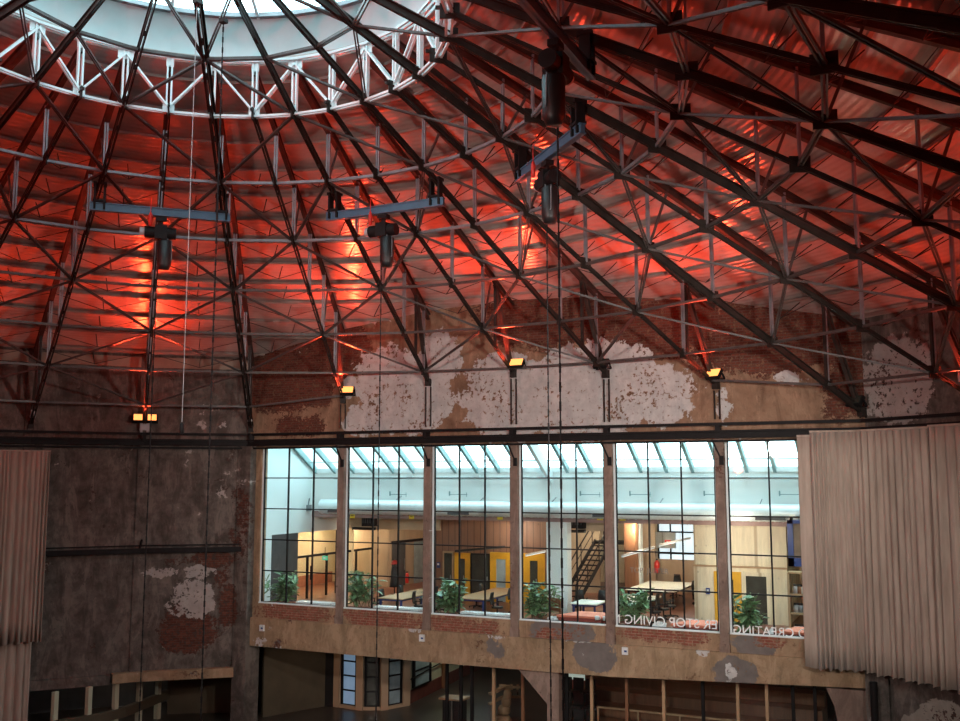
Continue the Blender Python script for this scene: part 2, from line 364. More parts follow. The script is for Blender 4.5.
# round walls
def wall_seg(name, js, z0, m, th=.5, zt=None):
    mb = MB()
    for j in js:
        a, b = pol(j, rend(j)), pol(j+1, rend(j+1)); a2, b2 = pol(j, rend(j)+th), pol(j+1, rend(j+1)+th)
        za, zb_ = (zc(rend(j)), zc(rend(j+1))) if zt is None else (zt, zt)
        P = [Vector((q.x, q.y, z)) for q, z in ((a, z0), (b, z0), (b, zb_), (a, za), (a2, z0), (b2, z0), (b2, zb_), (a2, za))]
        mb.add(P, [(0,1,2,3), (5,4,7,6), (3,2,6,7), (1,0,4,5), (0,3,7,4), (1,5,6,2)])
    return struct(mb, name, m)
wall_seg('wall_left', range(-1, 4), 2.02, M['wall_dark'])
wall_seg('wall_right', range(10, 14), 0, M['wall_dark'])
wall_seg('wall_back', range(14, 31), 0, M['wall_back'])
# lintel band under the left wall
mb = MB()
pts = [pol(j, RW-.12) for j in (-1, 0, 1, 2)]; mb.loop([Vector((p.x, p.y, 2.17)) for p in pts+[pol(2.78, RW*.992-.10)]], .28, .36, False); struct(mb, 'trim_1', M['wall_dark'])
mb = MB(); mb.loop([Vector((p.x, p.y, 2.2)) for p in (pol(2.8, RW*.995-.16), pol(3, RW-.16), pol(3.9, RW-.16))], .36, .36, False); struct(mb, 'trim_2', M['beam'])
mb = MB(); mb.loop([pol(j, RW-.03, 14.72) for j in (-1, 0, 1, 2, 3, 3.97)], .12, .42, False); struct(mb, 'trim_15', M['strip'])
# flat gable wall above the windows
xs = [pol(j, rend(j)).x for j in range(4, 11)]
top = [(pol(j, rend(j)).x, zc(rend(j))+.02) for j in range(4, 11)]
mb = MB(); mb.vprism([(xs[0], 11.26)]+[(xs[-1], 11.26)]+top[::-1], FY, FY+.45); struct(mb, 'wall_gable', M['facade'])
# low spandrel of brick below the windows and the plastered beam
COLX = [-12.03, -7.456, -3.58, 0.0, 3.58, 7.456, 12.03]
mb = MB(); mb.span((-12.1, FY-.02, 4.33), (12.1, FY+.4, 4.93)); struct(mb, 'wall_spandrel', M['sill_brick'])
mb = MB(); mb.vprism([(-12.05,3.24), (-2.6,3.22), (3.5,3.27), (9.2,3.5), (12.05,3.62), (12.05,4.36), (-12.05,4.36)], FY-.14, FY+.5); struct(mb, 'wall_beam', M['beam'])
# concrete columns between the bays
for k, x in enumerate(COLX[1:-1]):
    mb = MB(); mb.span((x-.16, FY-.1, 4.36), (x+.14, FY+.22, 11.3)); mb.span((x-.18, FY-.13, 4.36), (x+.16, FY+.1, 4.62))
    struct(mb, 'column', M['concrete_brown'])
for x, s in ((-12.03, 1), (12.03, -1)):                            # corner pillars
    mb = MB(); mb.span((x-.32, FY-.4, 0), (x+.34, FY+.5, 11.3)); struct(mb, 'pillar', M['wall_dark'])
mb = MB(); mb.span((-11.7, FY-.02, 4.935), (-11.42, FY+.4, 11.25)); struct(mb, 'trim_3', M['sill_brick'])

# ------------------------------------------------------------------ the windows of the gable
def lettering(txt, x, z, size, parent, Y, mirrored=True, mat='lettering'):
    cu = bpy.data.curves.new('lettering', 'FONT'); cu.body = txt; cu.size = size; cu.extrude = .002; cu.align_x = 'LEFT'
    tmp = bpy.data.objects.new('lettering', cu); COL.objects.link(tmp)
    dg = bpy.context.evaluated_depsgraph_get(); me = bpy.data.meshes.new_from_object(tmp.evaluated_get(dg)); bpy.data.objects.remove(tmp)
    sx = -1 if mirrored else 1
    for v in me.vertices:
        a, b_, c = v.co; v.co = (x+a*sx, Y+c, z+b_)
    if mirrored: me.flip_normals()
    me.materials.clear(); me.materials.append(M[mat]); o = bpy.data.objects.new('lettering', me); COL.objects.link(o); o.parent = parent
    return o
WY = FY+.12
edges = [-11.42]+COLX[1:-1]+[11.7]
zr = [4.98+1.254*k for k in range(6)]
for k in range(6):
    a, b = edges[k]+(.14 if k else 0), edges[k+1]-(.16 if k < 5 else 0)
    w = thing('window', None, None, ((a+b)/2, WY, 4.95)); w.name = 'window_%d' % (k+1); w['kind'] = 'structure'
    o = Vector(((a+b)/2, WY, 4.95)); mb = MB()
    mb.span(Vector((a, WY-.06, 4.93))-o, Vector((a+.07, WY+.08, 11.3))-o); mb.span(Vector((b-.05, WY-.06, 4.93))-o, Vector((b, WY+.08, 11.3))-o)
    mb.span(Vector((a, WY-.1, 4.93))-o, Vector((b, WY+.1, 4.985))-o)
    mb.build('frame', M['white_steel'], w)
    mb = MB(); a1, b1 = a+.07, b-.05
    for i in range(4):
        x = a1+(b1-a1)*i/3; t = .035 if i in (0, 3) else .022; mb.span(Vector((x-t, WY-.04, 4.98))-o, Vector((x+t, WY+.04, 11.26))-o)
    for i, z in enumerate(zr): mb.span(Vector((a1, WY-.035, z-.022))-o, Vector((b1, WY+.035, z+.022))-o)
    mb.build('glazing_bars', M['black_metal'], w)
    mb = MB(); mb.span(Vector((a1, WY+.005, 4.98))-o, Vector((b1, WY+.013, 11.26))-o); mb.build('pane', M['glass'], w)
    if k == 4:
        lettering('ER STOP GIVING N', 7.2-o.x, 5.05-4.95, .43, w, -.05)
        lettering('TOP  JUSTER', 4.25-o.x, 6.78-4.95, .24, w, -.05, False, 'faint')  # these letters imitate a reflection in the glass
    if k == 5: lettering('TO CREATING', 10.3-o.x, 4.96-4.95, .40, w, -.05)

# ------------------------------------------------------------------ crane rail and curtain track along the wall
def rail_pts(off, z, js=(-1, 0, 1, 2, 3, 4, 10, 11, 12, 13)):
    P = []
    for j in js:
        if j == 4: P.append(Vector((-12.03+off*.35, FY-off, z)))
        elif j == 10: P.append(Vector((12.03-off*.35, FY-off, z)))
        else: q = pol(j, RW-off); P.append(Vector((q.x, q.y, z)))
    return P
rl = thing('crane_rail', 'black steel crane rail running along the walls above the windows', 'rail', (0, 0, 11.2))
mb = MB(); P = rail_pts(.3, .14); mb.loop(P, .22, .06, False); mb.loop([p+Vector((0,0,.2)) for p in P], .30, .06, False); mb.loop([p+Vector((0,0,.1)) for p in P], .05, .2, False)
mb.build('beam', M['black_metal'], rl)
mb = MB(); mb.loop(rail_pts(.34, .58), .05, .10, False); mb.build('pipe', M['black_metal'], rl)
mb = MB(); mb.loop(rail_pts(.2, .02), .10, .07, False); mb.build('curtain_track', M['black_metal'], rl)
for j in (3, 4.02, 5, 6, 7, 8, 9, 11):
    q = Vector((pol(j, rend(j) if j > 4.5 and j < 10 else RW).x, FY-.2, .44)) if 4.5 < j < 10 else pol(j, RW-.35, .44)
    mb = MB(); mb.box(q, (.16, .3, .34), -ang(j) if not 4.5 < j < 10 else 0); mb.build('bracket', M['black_metal'], rl)
rl2 = thing('lower_rail', 'black rail halfway up the dark left wall', 'rail', (0, 0, 7.1))
mb = MB(); P = [pol(j, RW-.22) for j in (-1, 0, 1, 2, 3, 4)]
mb.loop(P, .18, .20, False); mb.loop([p+Vector((0,0,.2)) for p in P], .06, .05, False); mb.build('beam', M['black_metal'], rl2)
for j, h in ((3, .45), (4, .5)):
    q = pol(j, RW-.25, 0); mb = MB(); mb.bar(q+Vector((0,0,.1)), q+Vector((.1,0,h)), .06, .06); mb.build('strut', M['black_metal'], rl2)

# ------------------------------------------------------------------ pilasters on the left and right round walls
for j, n in ((1, 'a'), (2, 'b'), (3, 'c'), (11, 'd'), (12, 'e')):
    mb = MB(); q = pol(j, RW-.02, 0); mb.box((q.x, q.y, (2.3+15)/2), (.42, .22, 12.7), -ang(j)); struct(mb, 'pilaster', M['wall_dark'])

# ------------------------------------------------------------------ lantern: ring truss, curb, skylight
ring = thing('ring_truss', 'white painted ring truss hanging around the round skylight', 'truss', (0, 0, ZB))
HP = 1.55
mb = MB()
for dr in (-.07, .07): mb.loop([pol(j, R0+dr, HP) for j in range(32)], .06, .07)
mb.build('upper_chord', M['white_steel'], ring)
mb = MB()
for dr in (-.06, .06): mb.loop([pol(j, R0+dr, 0) for j in range(32)], .055, .06)
mb.build('lower_chord', M['white_steel'], ring)
for j in range(32):
    p, q = pol(j, R0, 0), pol(j, R0, HP); t = -ang(j); mb = MB()
    for s in (-1, 1): o = pol(j+8, .055*s, 0); mb.bar(p+o, q+o, .045, .11, pol(j, 1))
    for e in (.22, HP-.22): mb.box(pol(j, R0, e), (.16, .06, .06), t)
    g = .2 if j % 2 == 0 else .1
    mb.box(pol(j, R0, HP-.12), (2*g, .03, .3), t); mb.box(pol(j, R0, .12), (.5-2*g, .03, .28), t)
    mb.build('post', M['white_steel'], ring)
    mb = MB(); a, b = (pol(j, R0, HP-.12), pol(j+1, R0, .12)) if j % 2 == 0 else (pol(j, R0, .12), pol(j+1, R0, HP-.12))
    for s in (-1, 1): o = pol(j+.5, .05*s, 0); mb.bar(a+o, b+o, .06, .05)
    mb.build('diagonal', M['white_steel'], ring)
mb = MB(); N = 64
for r, sgn in ((R0+.2, 1), (R0+.5, -1)):
    for i in range(N):
        a, b = i*2*PI/N, (i+1)*2*PI/N; A = Vector((r*sin(a), r*cos(a), 21.24)); B = Vector((r*sin(b), r*cos(b), 21.2)); up = Vector((0,0,1.42))
        mb.quad(A, B, B+up, A+up) if sgn > 0 else mb.quad(B, A, A+up, B+up)
struct(mb, 'wall_lantern', M['curb'])
mb = MB(); mb.loop([Vector(((R0+.12)*sin(i*2*PI/N), (R0+.12)*cos(i*2*PI/N), 22.62)) for i in range(N)], .16, .12); struct(mb, 'trim_4', M['rod'])
sk = thing('window', None, None, (0, 0, 22.6)); sk.name = 'window_7'; sk['kind'] = 'structure'
ZA = 2.3
mb = MB()
for i in range(16):
    a, b = i*PI/8, (i+1)*PI/8
    mb.quad((6.1*sin(b), 6.1*cos(b), 0), (6.1*sin(a), 6.1*cos(a), 0), (.5*sin(a), .5*cos(a), ZA), (.5*sin(b), .5*cos(b), ZA))
mb.build('pane', M['sky_glass'], sk)
mb = MB()
for i in range(16): a = i*PI/8; mb.bar((6.1*sin(a), 6.1*cos(a), -.06), (.5*sin(a), .5*cos(a), ZA-.06), .08, .16)
for f in (.36, .68):
    r = 6.1-(5.6*f); mb.loop([Vector((r*sin(i*PI/8), r*cos(i*PI/8), ZA*f-.06)) for i in range(16)], .07, .08)
mb.build('frame', M['white_steel'], sk)
mb = MB(); mb.prism([(.55*sin(i*PI/8), .55*cos(i*PI/8)) for i in range(16)][::-1], ZA-.1, ZA+.12); mb.build('cap', M['white_steel'], sk)
for j in range(0, 32, 2):                                           # thin rods that hold the curb
    if j in (1,): continue
hub = thing('truss_hub', 'dark round steel hub where the truss chords meet below the skylight', 'hub', (0, 0, zb(.4)-.3))
mb = MB(); mb.lathe([(0, 0), (.62, 0), (.62, .25), (.55, .3), (.55, .55), (0, .55)], (0,0,-.05), 24); mb.build('drum', M['steel'], hub)
mb = MB(); mb.tube((0,0,.4), (0,0,2.2), .12, 12); mb.build('mast', M['steel'], hub)

# ------------------------------------------------------------------ roof trusses
LV = [R0+2.37*k for k in range(7)]                                   # panel points of the bottom chords
TOPOFF = .32
WHERE = {-2: 'leftmost truss, running off past the top left corner', -1: 'light truss crossing the far left edge of the roof',
 0: 'heavy truss running out past the left edge of the roof', 1: 'light truss just left of the one above the left curtain',
 2: 'heavy truss coming down on the wall beside the left curtain', 3: 'light truss coming down on the lit double floodlight, left wall',
 4: 'heavy truss coming down on the corner left of the windows', 5: 'light truss coming down above the first window column',
 6: 'heavy truss coming down above the second window column', 7: 'light truss coming down on the floodlight in the white peeling paint',
 8: 'heavy truss coming down above the fourth window column', 9: 'light truss coming down on the floodlight above the fifth window column',
 10: 'heavy truss coming down in the brick corner right of the windows', 11: 'light truss coming down on the floodlight at the right edge',
 12: 'heavy truss with two hoist beam clamps, running off the right edge', 13: 'light truss between the two hoists on the right, running off right',
 14: 'heavy dark truss passing beside the highest hoist and running off right', 15: 'light truss close overhead above the highest hoist',
 16: 'heavy dark truss nearest overhead in the top right corner', 17: 'light truss nearest overhead beyond the top right corner'}
MAIN = (-2, 4, 10, 16)
def make_truss(j):
    even = j % 2 == 0; re = rend(j); t = ang(j)
    lab = ('dark steel roof truss, ' + WHERE[j])
    T = thing('roof_truss', lab[:140], 'truss', pol(j, 0, 0), -t, 'radial roof trusses')
    L = lambda r, z, x=0: Vector((x, r, z))                           # local frame: y = radius
    zt = lambda r: zc(r)-TOPOFF
    re_ = re-.12
    # bottom chord
    r0 = .55 if even else R0
    mb = MB(); big = j in MAIN or j > 11; h = .17 if even and big else .12 if even else .09; w = .20 if even and big else .13 if even else .10
    mb.angles(L(r0, zb(r0)), L(re_, zb(re_)), w, h, .05, .025)
    for k in range(int(r0), int(re), 1): mb.box(L(k+.5, zb(k+.5)), (.06, .12, h*.8))
    for r in LV[:]:
        if r < re_-.3: mb.box(L(r, zb(r)+.04), (.035, .42, .34))
    mb.build('bottom_chord', M['steel'], T)
    # top chord, slightly arched, meets the wall
    mb = MB(); n = 5
    for i in range(n):
        a, b = R0+(re_-R0)*i/n, R0+(re_-R0)*(i+1)/n
        mb.ibeam(L(a, zt(a)), L(b, zt(b)), .15 if even else .12, .24 if even else .19, .025)
    mb.build('top_chord', M['steel_mid'], T)
    # posts and diagonals
    for i, r in enumerate(LV):
        if r > re_-.6: break
        if i == 0: continue
        if (i % 2 == 1) == even or i % 2 == 0 and not even or True:
            mb = MB()
            for s in (-1, 1): mb.bar(L(r, zb(r), .035*s), L(r, zt(r), .035*s), .045, .05)
            mb.build('post', M['rod'], T)
            if even == (i % 2 == 1) and r+1.2 < re_:
                mb = MB(); mb.bar(L(r, zb(r)), L(r+.75, zt(r+.75)), .05, .06); mb.build('diagonal', M['brace'], T)
    # end strut, wall post and foot
    ra = re_-1.6
    mb = MB(); mb.ibeam(L(ra, zt(ra)-.1), L(re_-.15, zb(re_)+.12), .13, .16, .02); mb.build('end_strut', M['steel_mid'], T)
    mb = MB(); mb.bar(L(ra, zb(ra)), L(ra, zt(ra)), .09, .10); mb.build('end_post', M['steel'], T)
    mb = MB(); mb.box(L(re_-.02, zb(re_)-.02), (.2, .2, .28)); mb.build('foot', M['steel'], T)
    z1 = 11.95
    mb = MB()
    for s in (-1, 1): mb.bar(L(re-.1, zb(re_)-.2, .1*s), L(re-.1, z1, .1*s), .035, .06)
    mb.build('wall_post', M['steel'], T)
    # braces to the neighbouring trusses
    def to_local(p): a = Matrix.Rotation(t, 3, 'Z') @ p; return a
    def brace(r, k, r2, w=.075):
        if max(r, r2) < 4.1 and False: return
        if r > rend(j)-.3 or r2 > rend(k)-.3: return
        q = to_local(pol(k, r2, zb(r2))); p = L(r, zb(r)); d = (q-p).normalized(); mb = MB()
        for s in (-1, 1): mb.bar(p, q, w*.45, w*.7, off=(s*w*.4, 0))
        mb.build('brace', M['brace'], T)
    if even:
        for k in (j-1, j+1):
            if k < -2 or k > 17: continue
            for a, b in ((1, 2), (3, 2), (3, 4), (5, 4), (5, 6)): brace(LV[a], k, LV[b])
        if j in MAIN:
            for k in (j-2, j+2):
                if k < -2 or k > 17: continue
                brace(4.0, k, R0); brace(LV[1], k, R0); brace(4.0, k, 2.2)
        elif j in (6, 8, 12, 14, 0, 2):
            k = {6: 8, 12: 14, 0: 2}.get(j)
            if k: brace(4.0, k, R0); brace(R0, k, LV[1])
    return T
trusses = {j: make_truss(j) for j in range(-2, 18)}
# polygonal ties that link the bottom chords
NAMES = ['innermost dark ring tie, crossing the truss chords just inside the skylight ring', 'first grey ring tie below the white skylight ring',
 'second grey ring tie below the white skylight ring', 'third grey ring tie below the white skylight ring', 'fourth grey ring tie below the white skylight ring',
 'fifth grey ring tie, close above the side walls', 'lowest grey ring tie, in front of the side walls']
def clip_loop(mb, rr, zf, w, h, js, inset):
    for j in js:
        a, b = Vector(pol(j, rr, zf)), Vector(pol(j+1, rr, zf)); lim = FY-inset
        if 4 <= j < 10:
            if a.y > lim and b.y > lim: continue
            if a.y > lim: a = b+(a-b)*((lim-b.y)/(a.y-b.y))
            if b.y > lim: b = a+(b-a)*((lim-a.y)/(b.y-a.y))
        yield a, b
for i, r in enumerate([4.0]+LV[1:]):
    if i == 0: pts = [(pol(j, r, zb(r)), pol(j+2, r, zb(r))) for j in range(-2, 17, 2)]
    else: pts = list(clip_loop(None, r, zb(r)+.02, 0, 0, range(-2, 17), .3))
    if i == 6:
        pts = [q for q in pts if (q[0]-q[1]).length > 3.8]
        for j, k in ((4, 5), (10, 9)): pts.append((pol(j, r, zb(r)+.02), pol(k, rend(k)-.35, zb(rend(k)-.35)+.02)))
    o = thing('ring_tie', NAMES[i], 'tie', (0, 0, zb(r)), 0, 'ring ties between the bottom chords')
    for a, b in pts:
        mb = MB()
        for s in (-1, 1): mb.bar(a-o.location, b-o.location, .035, .075, off=(s*.04, 0))
        mb.build('tie_bar', M['rod'] if 1 <= i <= 2 else M['brace'], o)
# purlins under the roof boarding
ORD = ['first', 'second', 'third', 'fourth', 'fifth', 'sixth', 'seventh', 'eighth', 'ninth', 'tenth', 'eleventh', 'twelfth', 'thirteenth', 'fourteenth']
NP = 13
for i in range(NP):
    r = R0+.75+(RW-R0-1.1)*i/(NP-1)
    lab = '%s ring of brown roof purlins counted outward from the skylight' % ORD[i] if i < NP-1 else 'outermost ring of roof purlins, just above the top of the side walls'
    z = zc(r)-.045; o = thing('ring_purlin', lab, 'purlin', (0, 0, z), 0, 'ring purlins under the roof boards')
    for arc_ in (range(-4, 7), range(7, 20)):
        mb = MB()
        for a, b in clip_loop(None, r, 0, 0, 0, arc_, .05):
            mb.bar(a, b, .12, .055); mb.bar(a, b, .03, .03, off=(.045, -.04))
        if mb.v: mb.build('purlin', M['purlin'], o)
    if i >= 3:
        for j in range(-1, 17):
            seg = list(clip_loop(None, r, -.12, 0, 0, [j], .4))
            if not seg or (seg[0][0]-seg[0][1]).length < 1.6: continue
            a, b = seg[0]; m_ = (a+b)/2; m2 = m_*(1-.05)+Vector((0,0,-.62)); a1, b1 = a*.985, b*.985
            mb = MB(); mb.tube(m_, m2, .016, 5); mb.tube(m2, a1, .012, 5); mb.tube(m2, b1, .012, 5)
            mb.build('hanger', M['steel'], o)

# ------------------------------------------------------------------ hoist beams with chain hoists
def hoist(j0, j1, lab_b, lab_h, ctrl):
    r = 8.65; off = .62
    a, b = pol(j0, r, zb(r)-off), pol(j1, r, zb(r)-off); d = (b-a).normalized(); c = (a+b)/2
    B = thing('hoist_beam', lab_b, 'beam', c, 0, 'hoist beams under the trusses')
    mb = MB(); mb.ibeam(a-d*.25-c, b+d*.25-c, .16, .24, .03); mb.bar(a-d*.25-c, b+d*.25-c, .1, .2); mb.build('beam', M['blue_steel'], B)
    for p in (a, b):
        mb = MB(); q = p-c
        for s in (-1, 1):
            mb.box(q+d*(.13*s)+Vector((0,0,.3)), (.06, .22, .75), math.atan2(d.y, d.x)); mb.box(q+d*(.13*s)+Vector((0,0,.66)), (.1, .3, .08), math.atan2(d.y, d.x))
        mb.box(q+Vector((0,0,.16)), (.36, .26, .06), math.atan2(d.y, d.x)); mb.build('clamp', M['black_metal'], B)
    H = thing('chain_hoist', lab_h, 'hoist', c+Vector((0,0,-.2)), math.atan2(d.y, d.x), 'chain hoists under the beams')
    mb = MB(); mb.box((0, 0, -.02), (.3, .2, .12)); mb.box((0, 0, -.16), (.1, .06, .3)); mb.build('trolley', M['black_metal'], H)
    mb = MB(); mb.tube((-.45, 0, -.42), (.42, 0, -.42), .17, 16); mb.box((0, 0, -.42), (.34, .38, .4)); mo = mb.build('motor', M['black_metal'], H)
    mb = MB(); mb.tube((-.58, 0, -.42), (-.44, 0, -.42), .13, 16); mb.build('end_cap', M['grey_box'], mo)
    mb = MB(); mb.lathe([(0, -1.5), (.14, -1.5), (.2, -1.35), (.2, -.66), (.13, -.6), (0, -.6)], (.12, 0, 0), 16); mb.build('chain_bag', M['black'], H)
    mb = MB(); mb.path([(.12+.19, -.05, -.62), (.32, -.06, -1.2), (.22, -.12, -1.3), (.2, -.15, -.6)], .012); mb.build('chain_loop', M['rod'], H)
    mb = MB(); mb.tube((-.3, -.24, -.05), (-.3, -.24, .55), .012, 5); mb.lathe([(0, 0), (.05, .03), (.06, .3), (.03, .4), (0, .42)], (-.3, -.24, -.3), 10); mb.build('limit_switch', M['red_plastic'], H)
    zl = ctrl; mb = MB(); z = -.6; hz = -(c.z-.2-zl)
    while z > hz: mb.tube((-.06, 0, z), (-.06, 0, max(hz, z-.16)), .021 if int(round(-z/.16)) % 2 else .014, 5, caps=False); z -= .16
    cn_ = mb.build('chain', M['black_metal'], H)
    mb = MB(); q = Vector((-.06, 0, hz)); mb.lathe([(0, 0), (.06, .02), (.06, .2), (0, .24)], q-Vector((0,0,.2)), 10); mb.build('hook', M['red_plastic'], cn_)
hoist(2, 4, 'slate blue hoist beam under the roof in front of the left lit floodlight', 'chain hoist below the leftmost hoist beam', 3.0)
hoist(6, 8, 'slate blue hoist beam left of the middle of the roof', 'chain hoist with black chain bag below the second hoist beam from the left', 3.0)
hoist(10, 12, 'dark hoist beam sloping up to the right beside the middle of the roof', 'chain hoist lower right, hanging from the beam that slopes up to the right', 2.2)
hoist(14, 16, 'dark hoist beam at the top edge, nearest of the hoist beams', 'chain hoist highest and nearest, with a big black chain bag', 2.2)
# free hanging chain and rope
def hanging(name, lab, cat, px, py, r, m, rr, beads, bottom):
    d = ray(px, py); tt = 5
    while True:
        p = CAM+d*tt
        if (p.x**2+p.y**2)**.5 < r+.02 and p.y > 0 or tt > 45: break
        tt += .01
    return p
def drop(name, lab, cat, P, ztop, zbot, m, rr, beads):
    o = thing(name, lab, cat, (P.x, P.y, ztop)); mb = MB(); z = 0; L = ztop-zbot
    if beads:
        i = 0
        while z < L: mb.tube((0,0,-z), (0,0,-min(L, z+.13)), rr if i % 2 else rr*.6, 6, caps=False); z += .13; i += 1
        mb.build('chain_links', m, o)
    else: mb.tube((0,0,0), (0,0,-L), rr, 6); mb.build('strand', m, o)
    mb = MB(); mb.lathe([(0, .16), (.05, .1), (.05, -.1), (0, -.14)], (0,0,-L), 8); mb.build('weight', M['black_metal'], o)
    mb = MB(); mb.box((0,0,.02), (.16, .16, .1)); mb.build('eye_plate', M['steel'], o)
    return o
P = atz(216, 297, 14.3)
P = pol(4, 4.0, 0).lerp(pol(6, 2.2, 0), .7); drop('hand_chain', 'long black bead chain hanging down past the dark left wall', 'chain', P, zb(3.3)+.05, 1.0, M['black_metal'], .022, True)
P = pol(4, 2.35, 0); drop('pull_rope', 'thin white rope hanging from the roof left of the black chain', 'rope', P, zb(2.35)-.1, 11.1, M['rope'], .007, False)

# ------------------------------------------------------------------ floodlights on the truss feet
LAMPW = {3: 'lit double orange floodlight on the dark left wall', 5: 'lit orange floodlight at the left end of the peeling gable wall',
 7: 'lit orange floodlight in the middle of the white peeling paint', 9: 'lit orange floodlight right of the white peeling paint', 11: 'lit orange floodlight at the right edge above the curtain'}
def flood(j, lit, lab, double=False):
    re = rend(j); q = pol(j, re-.5, zb(re)+.42)+pol(j+8, {7: .28, 5: .22, 9: .14}.get(j, 0)); T = thing('floodlight', lab, 'floodlight', q, -ang(j), 'floodlights at the truss feet')
    A = Matrix.Rotation(rad(-38), 3, 'X')                              # face tilted up and inwards (local -y is inwards)
    for s in ((-.27, .27) if double else (0,)):
        w = .40 if double else .54
        mb = MB(); mb.box(Vector((s, 0, 0))+A @ Vector((0, .07, 0)), (w, .12, .36), M=A); 
        for k in range(5): mb.box(Vector((s-.16+.08*k, 0, 0))+A @ Vector((0, .16, 0)), (.02, .08, .3), M=A)
        hg = mb.build('housing', M['black_metal'], T)
        mb = MB(); mb.box(Vector((s, 0, 0))+A @ Vector((0, -.005, 0)), (w-.07, .03, .29), M=A); ln = mb.build('lens', M['lamp_hot'] if lit else M['blind_dark'], hg)
        if lit: ln['label'] = 'glowing orange lens'
        mb = MB(); c_ = Vector((s, 0, 0))
        for e in (-1, 1): mb.bar(c_+Vector((e*(w/2+.02), .07, 0)), c_+Vector((e*(w/2+.02), .25, -.22)), .03, .06)
        mb.bar(c_+Vector((-w/2, .25, -.22)), c_+Vector((w/2, .25, -.22)), .06, .03); mb.build('yoke', M['black_metal'], T)
    return T
for j in range(-1, 14):
    if j in LAMPW: flood(j, True, LAMPW[j], j == 3)
for j, lab in ((8, 'unlit black floodlight above the fourth window column'), (10, 'unlit black floodlight in the brick corner above the right curtain'),
               ):
    flood(j, False, lab)
def wbox(lab, P, rz, d=(.34,.16,.34)):
    o = thing('junction_box', lab, 'box', P, rz); mb = MB(); mb.box((0,0,0), d); mb.build('case', M['grey_box'], o)
    mb = MB(); mb.box((0, -d[1]/2-.01, 0), (d[0]*.9, .02, d[2]*.9)); mb.build('cover', M['grey_box'], o)
    for s in (-1, 1): mb = MB(); mb.box((s*d[0]*.32, 0, -d[2]*.62), (.09, .08, .1)); mb.build('gland', M['grey_box'], o)
wbox('small grey box at the foot of the corner truss left of the windows', pol(4, RW-.6, 12.5), -ang(4), (.16,.12,.22)); wbox('small grey box at the truss foot above the left curtain', pol(2, RW-.5, 12.5), -ang(2), (.16,.12,.22))
wbox('grey junction box below the lit double floodlight', pol(3, RW-.28, 12.06), -ang(3), (.36,.2,.29)); wbox('grey junction box below the floodlight at the right edge', pol(11, RW-.6, 12.85), -ang(11), (.40,.2,.40))
for (x, y), lab in (((262,628), 'small white emergency light at the left end of the plaster beam'), ((422,638), 'small white emergency light below the second window column'), ((625,651), 'small white emergency light below the fourth window column')):
    p = at(x, y, FY-.185); o = thing('emergency_light', lab, 'light', p); mb = MB(); mb.box((0,.0,0), (.2,.1,.24)); mb.build('case', M['white_plastic'], o)
    mb = MB(); mb.box((.03,-.055,.0), (.09,.02,.06)); mb.build('lens', M['blue_paint'], o)
# struts at the heads of the window columns
for k, x in enumerate(COLX[1:-1]):
    o = thing('stay_bracket', 'black stay bracket at the head of the %s window column' % ORD[k], 'bracket', (x+.06, FY-.12, 10.6), 0, 'stay brackets on the column heads')
    mb = MB(); mb.bar((0, 0, 0), (-.3, -.02, .68), .05, .05); mb.build('stay', M['black_metal'], o); mb = MB(); mb.box((0, .0, -.02), (.14, .06, .3)); mb.build('plate', M['black_metal'], o)

# ------------------------------------------------------------------ curtains
def curtain(lab, pts, z0, z1, lam, amp, seed, group=None):
    rnd = random.Random(seed); ds = .022; poly = []; tot = 0
    segs = [(Vector(a), Vector(b)) for a, b in zip(pts, pts[1:])]
    o = thing('curtain', lab, 'curtain', (segs[0][0].x, segs[0][0].y, z0), 0, group); base = o.location.copy()
    S_ = []; ph = 0; s = 0; l = lam; am = amp; flat = 0
    for a, b in segs:
        L = (b-a).length; d = (b-a).normalized(); n = Vector((d.y, -d.x, 0)); t = 0
        if n.dot(Vector((a.x, a.y, 0))) > 0: n = -n
        while t < L:
            S_.append((a+d*t, n, ph, am)); t += ds; s += ds; ph += 2*PI*ds/l
            if rnd.random() < .14: l = lam*rnd.uniform(.65, 1.9); am = amp*rnd.uniform(.45, 1.3)
    rows = 9; vs = []; fs = []; n_ = len(S_); off = [rnd.uniform(-.05, .05) for _ in range(n_)]
    for k in range(rows+1):
        f = k/rows; z = z0+(z1-z0)*f
        for i, (p, n, ph, am) in enumerate(S_):
            wob = .35*sin(ph*.37+f*2.3+seed)*(1-f)
            dd = am*(2*abs(sin(ph/2+wob/2))**.55-1)*(1-.4*f)+.03*sin(ph*.21)*(1-f)
            zz = z-(.03*sin(ph*.5)+.02*sin(ph)) * (1 if k == 0 else 0)
            vs.append(p+n*dd+Vector((0, 0, zz))-Vector((base.x, base.y, z0)))
    for k in range(rows):
        for i in range(n_-1): fs.append((k*n_+i, k*n_+i+1, (k+1)*n_+i+1, (k+1)*n_+i))
    mb = MB(); mb.add(vs, fs, True); c = mb.build('cloth', M['cloth'], o); md = c.modifiers.new('thick', 'SOLIDIFY'); md.thickness = .012
    mb = MB(); q = [p-Vector((base.x, base.y, z0)) for p in pts]; mb.loop([v+Vector((0,0,z1+.03)) for v in q], .05, .06, False); mb.build('heading_tape', M['cloth'], o)
    return o
cx = at(799, 500, FY-.55).x
E1 = Vector((12.03, FY-.5, 0)); rr = RW-.62
curtain('beige pleated curtain covering the right end of the windows', [Vector((cx, FY-.55, 0)), Vector((cx+.44, FY-.55, 0))], 4.2, 11.3, .9, .035, 1, 'beige stage curtains')
curtain('wide beige pleated curtain in front of the right corner', [Vector((cx+.41, FY-.72, 0)), Vector((11.7, FY-.66, 0)), pol(10.66, rr)], 4.2, 11.42, .19, .16, 2, 'beige stage curtains')
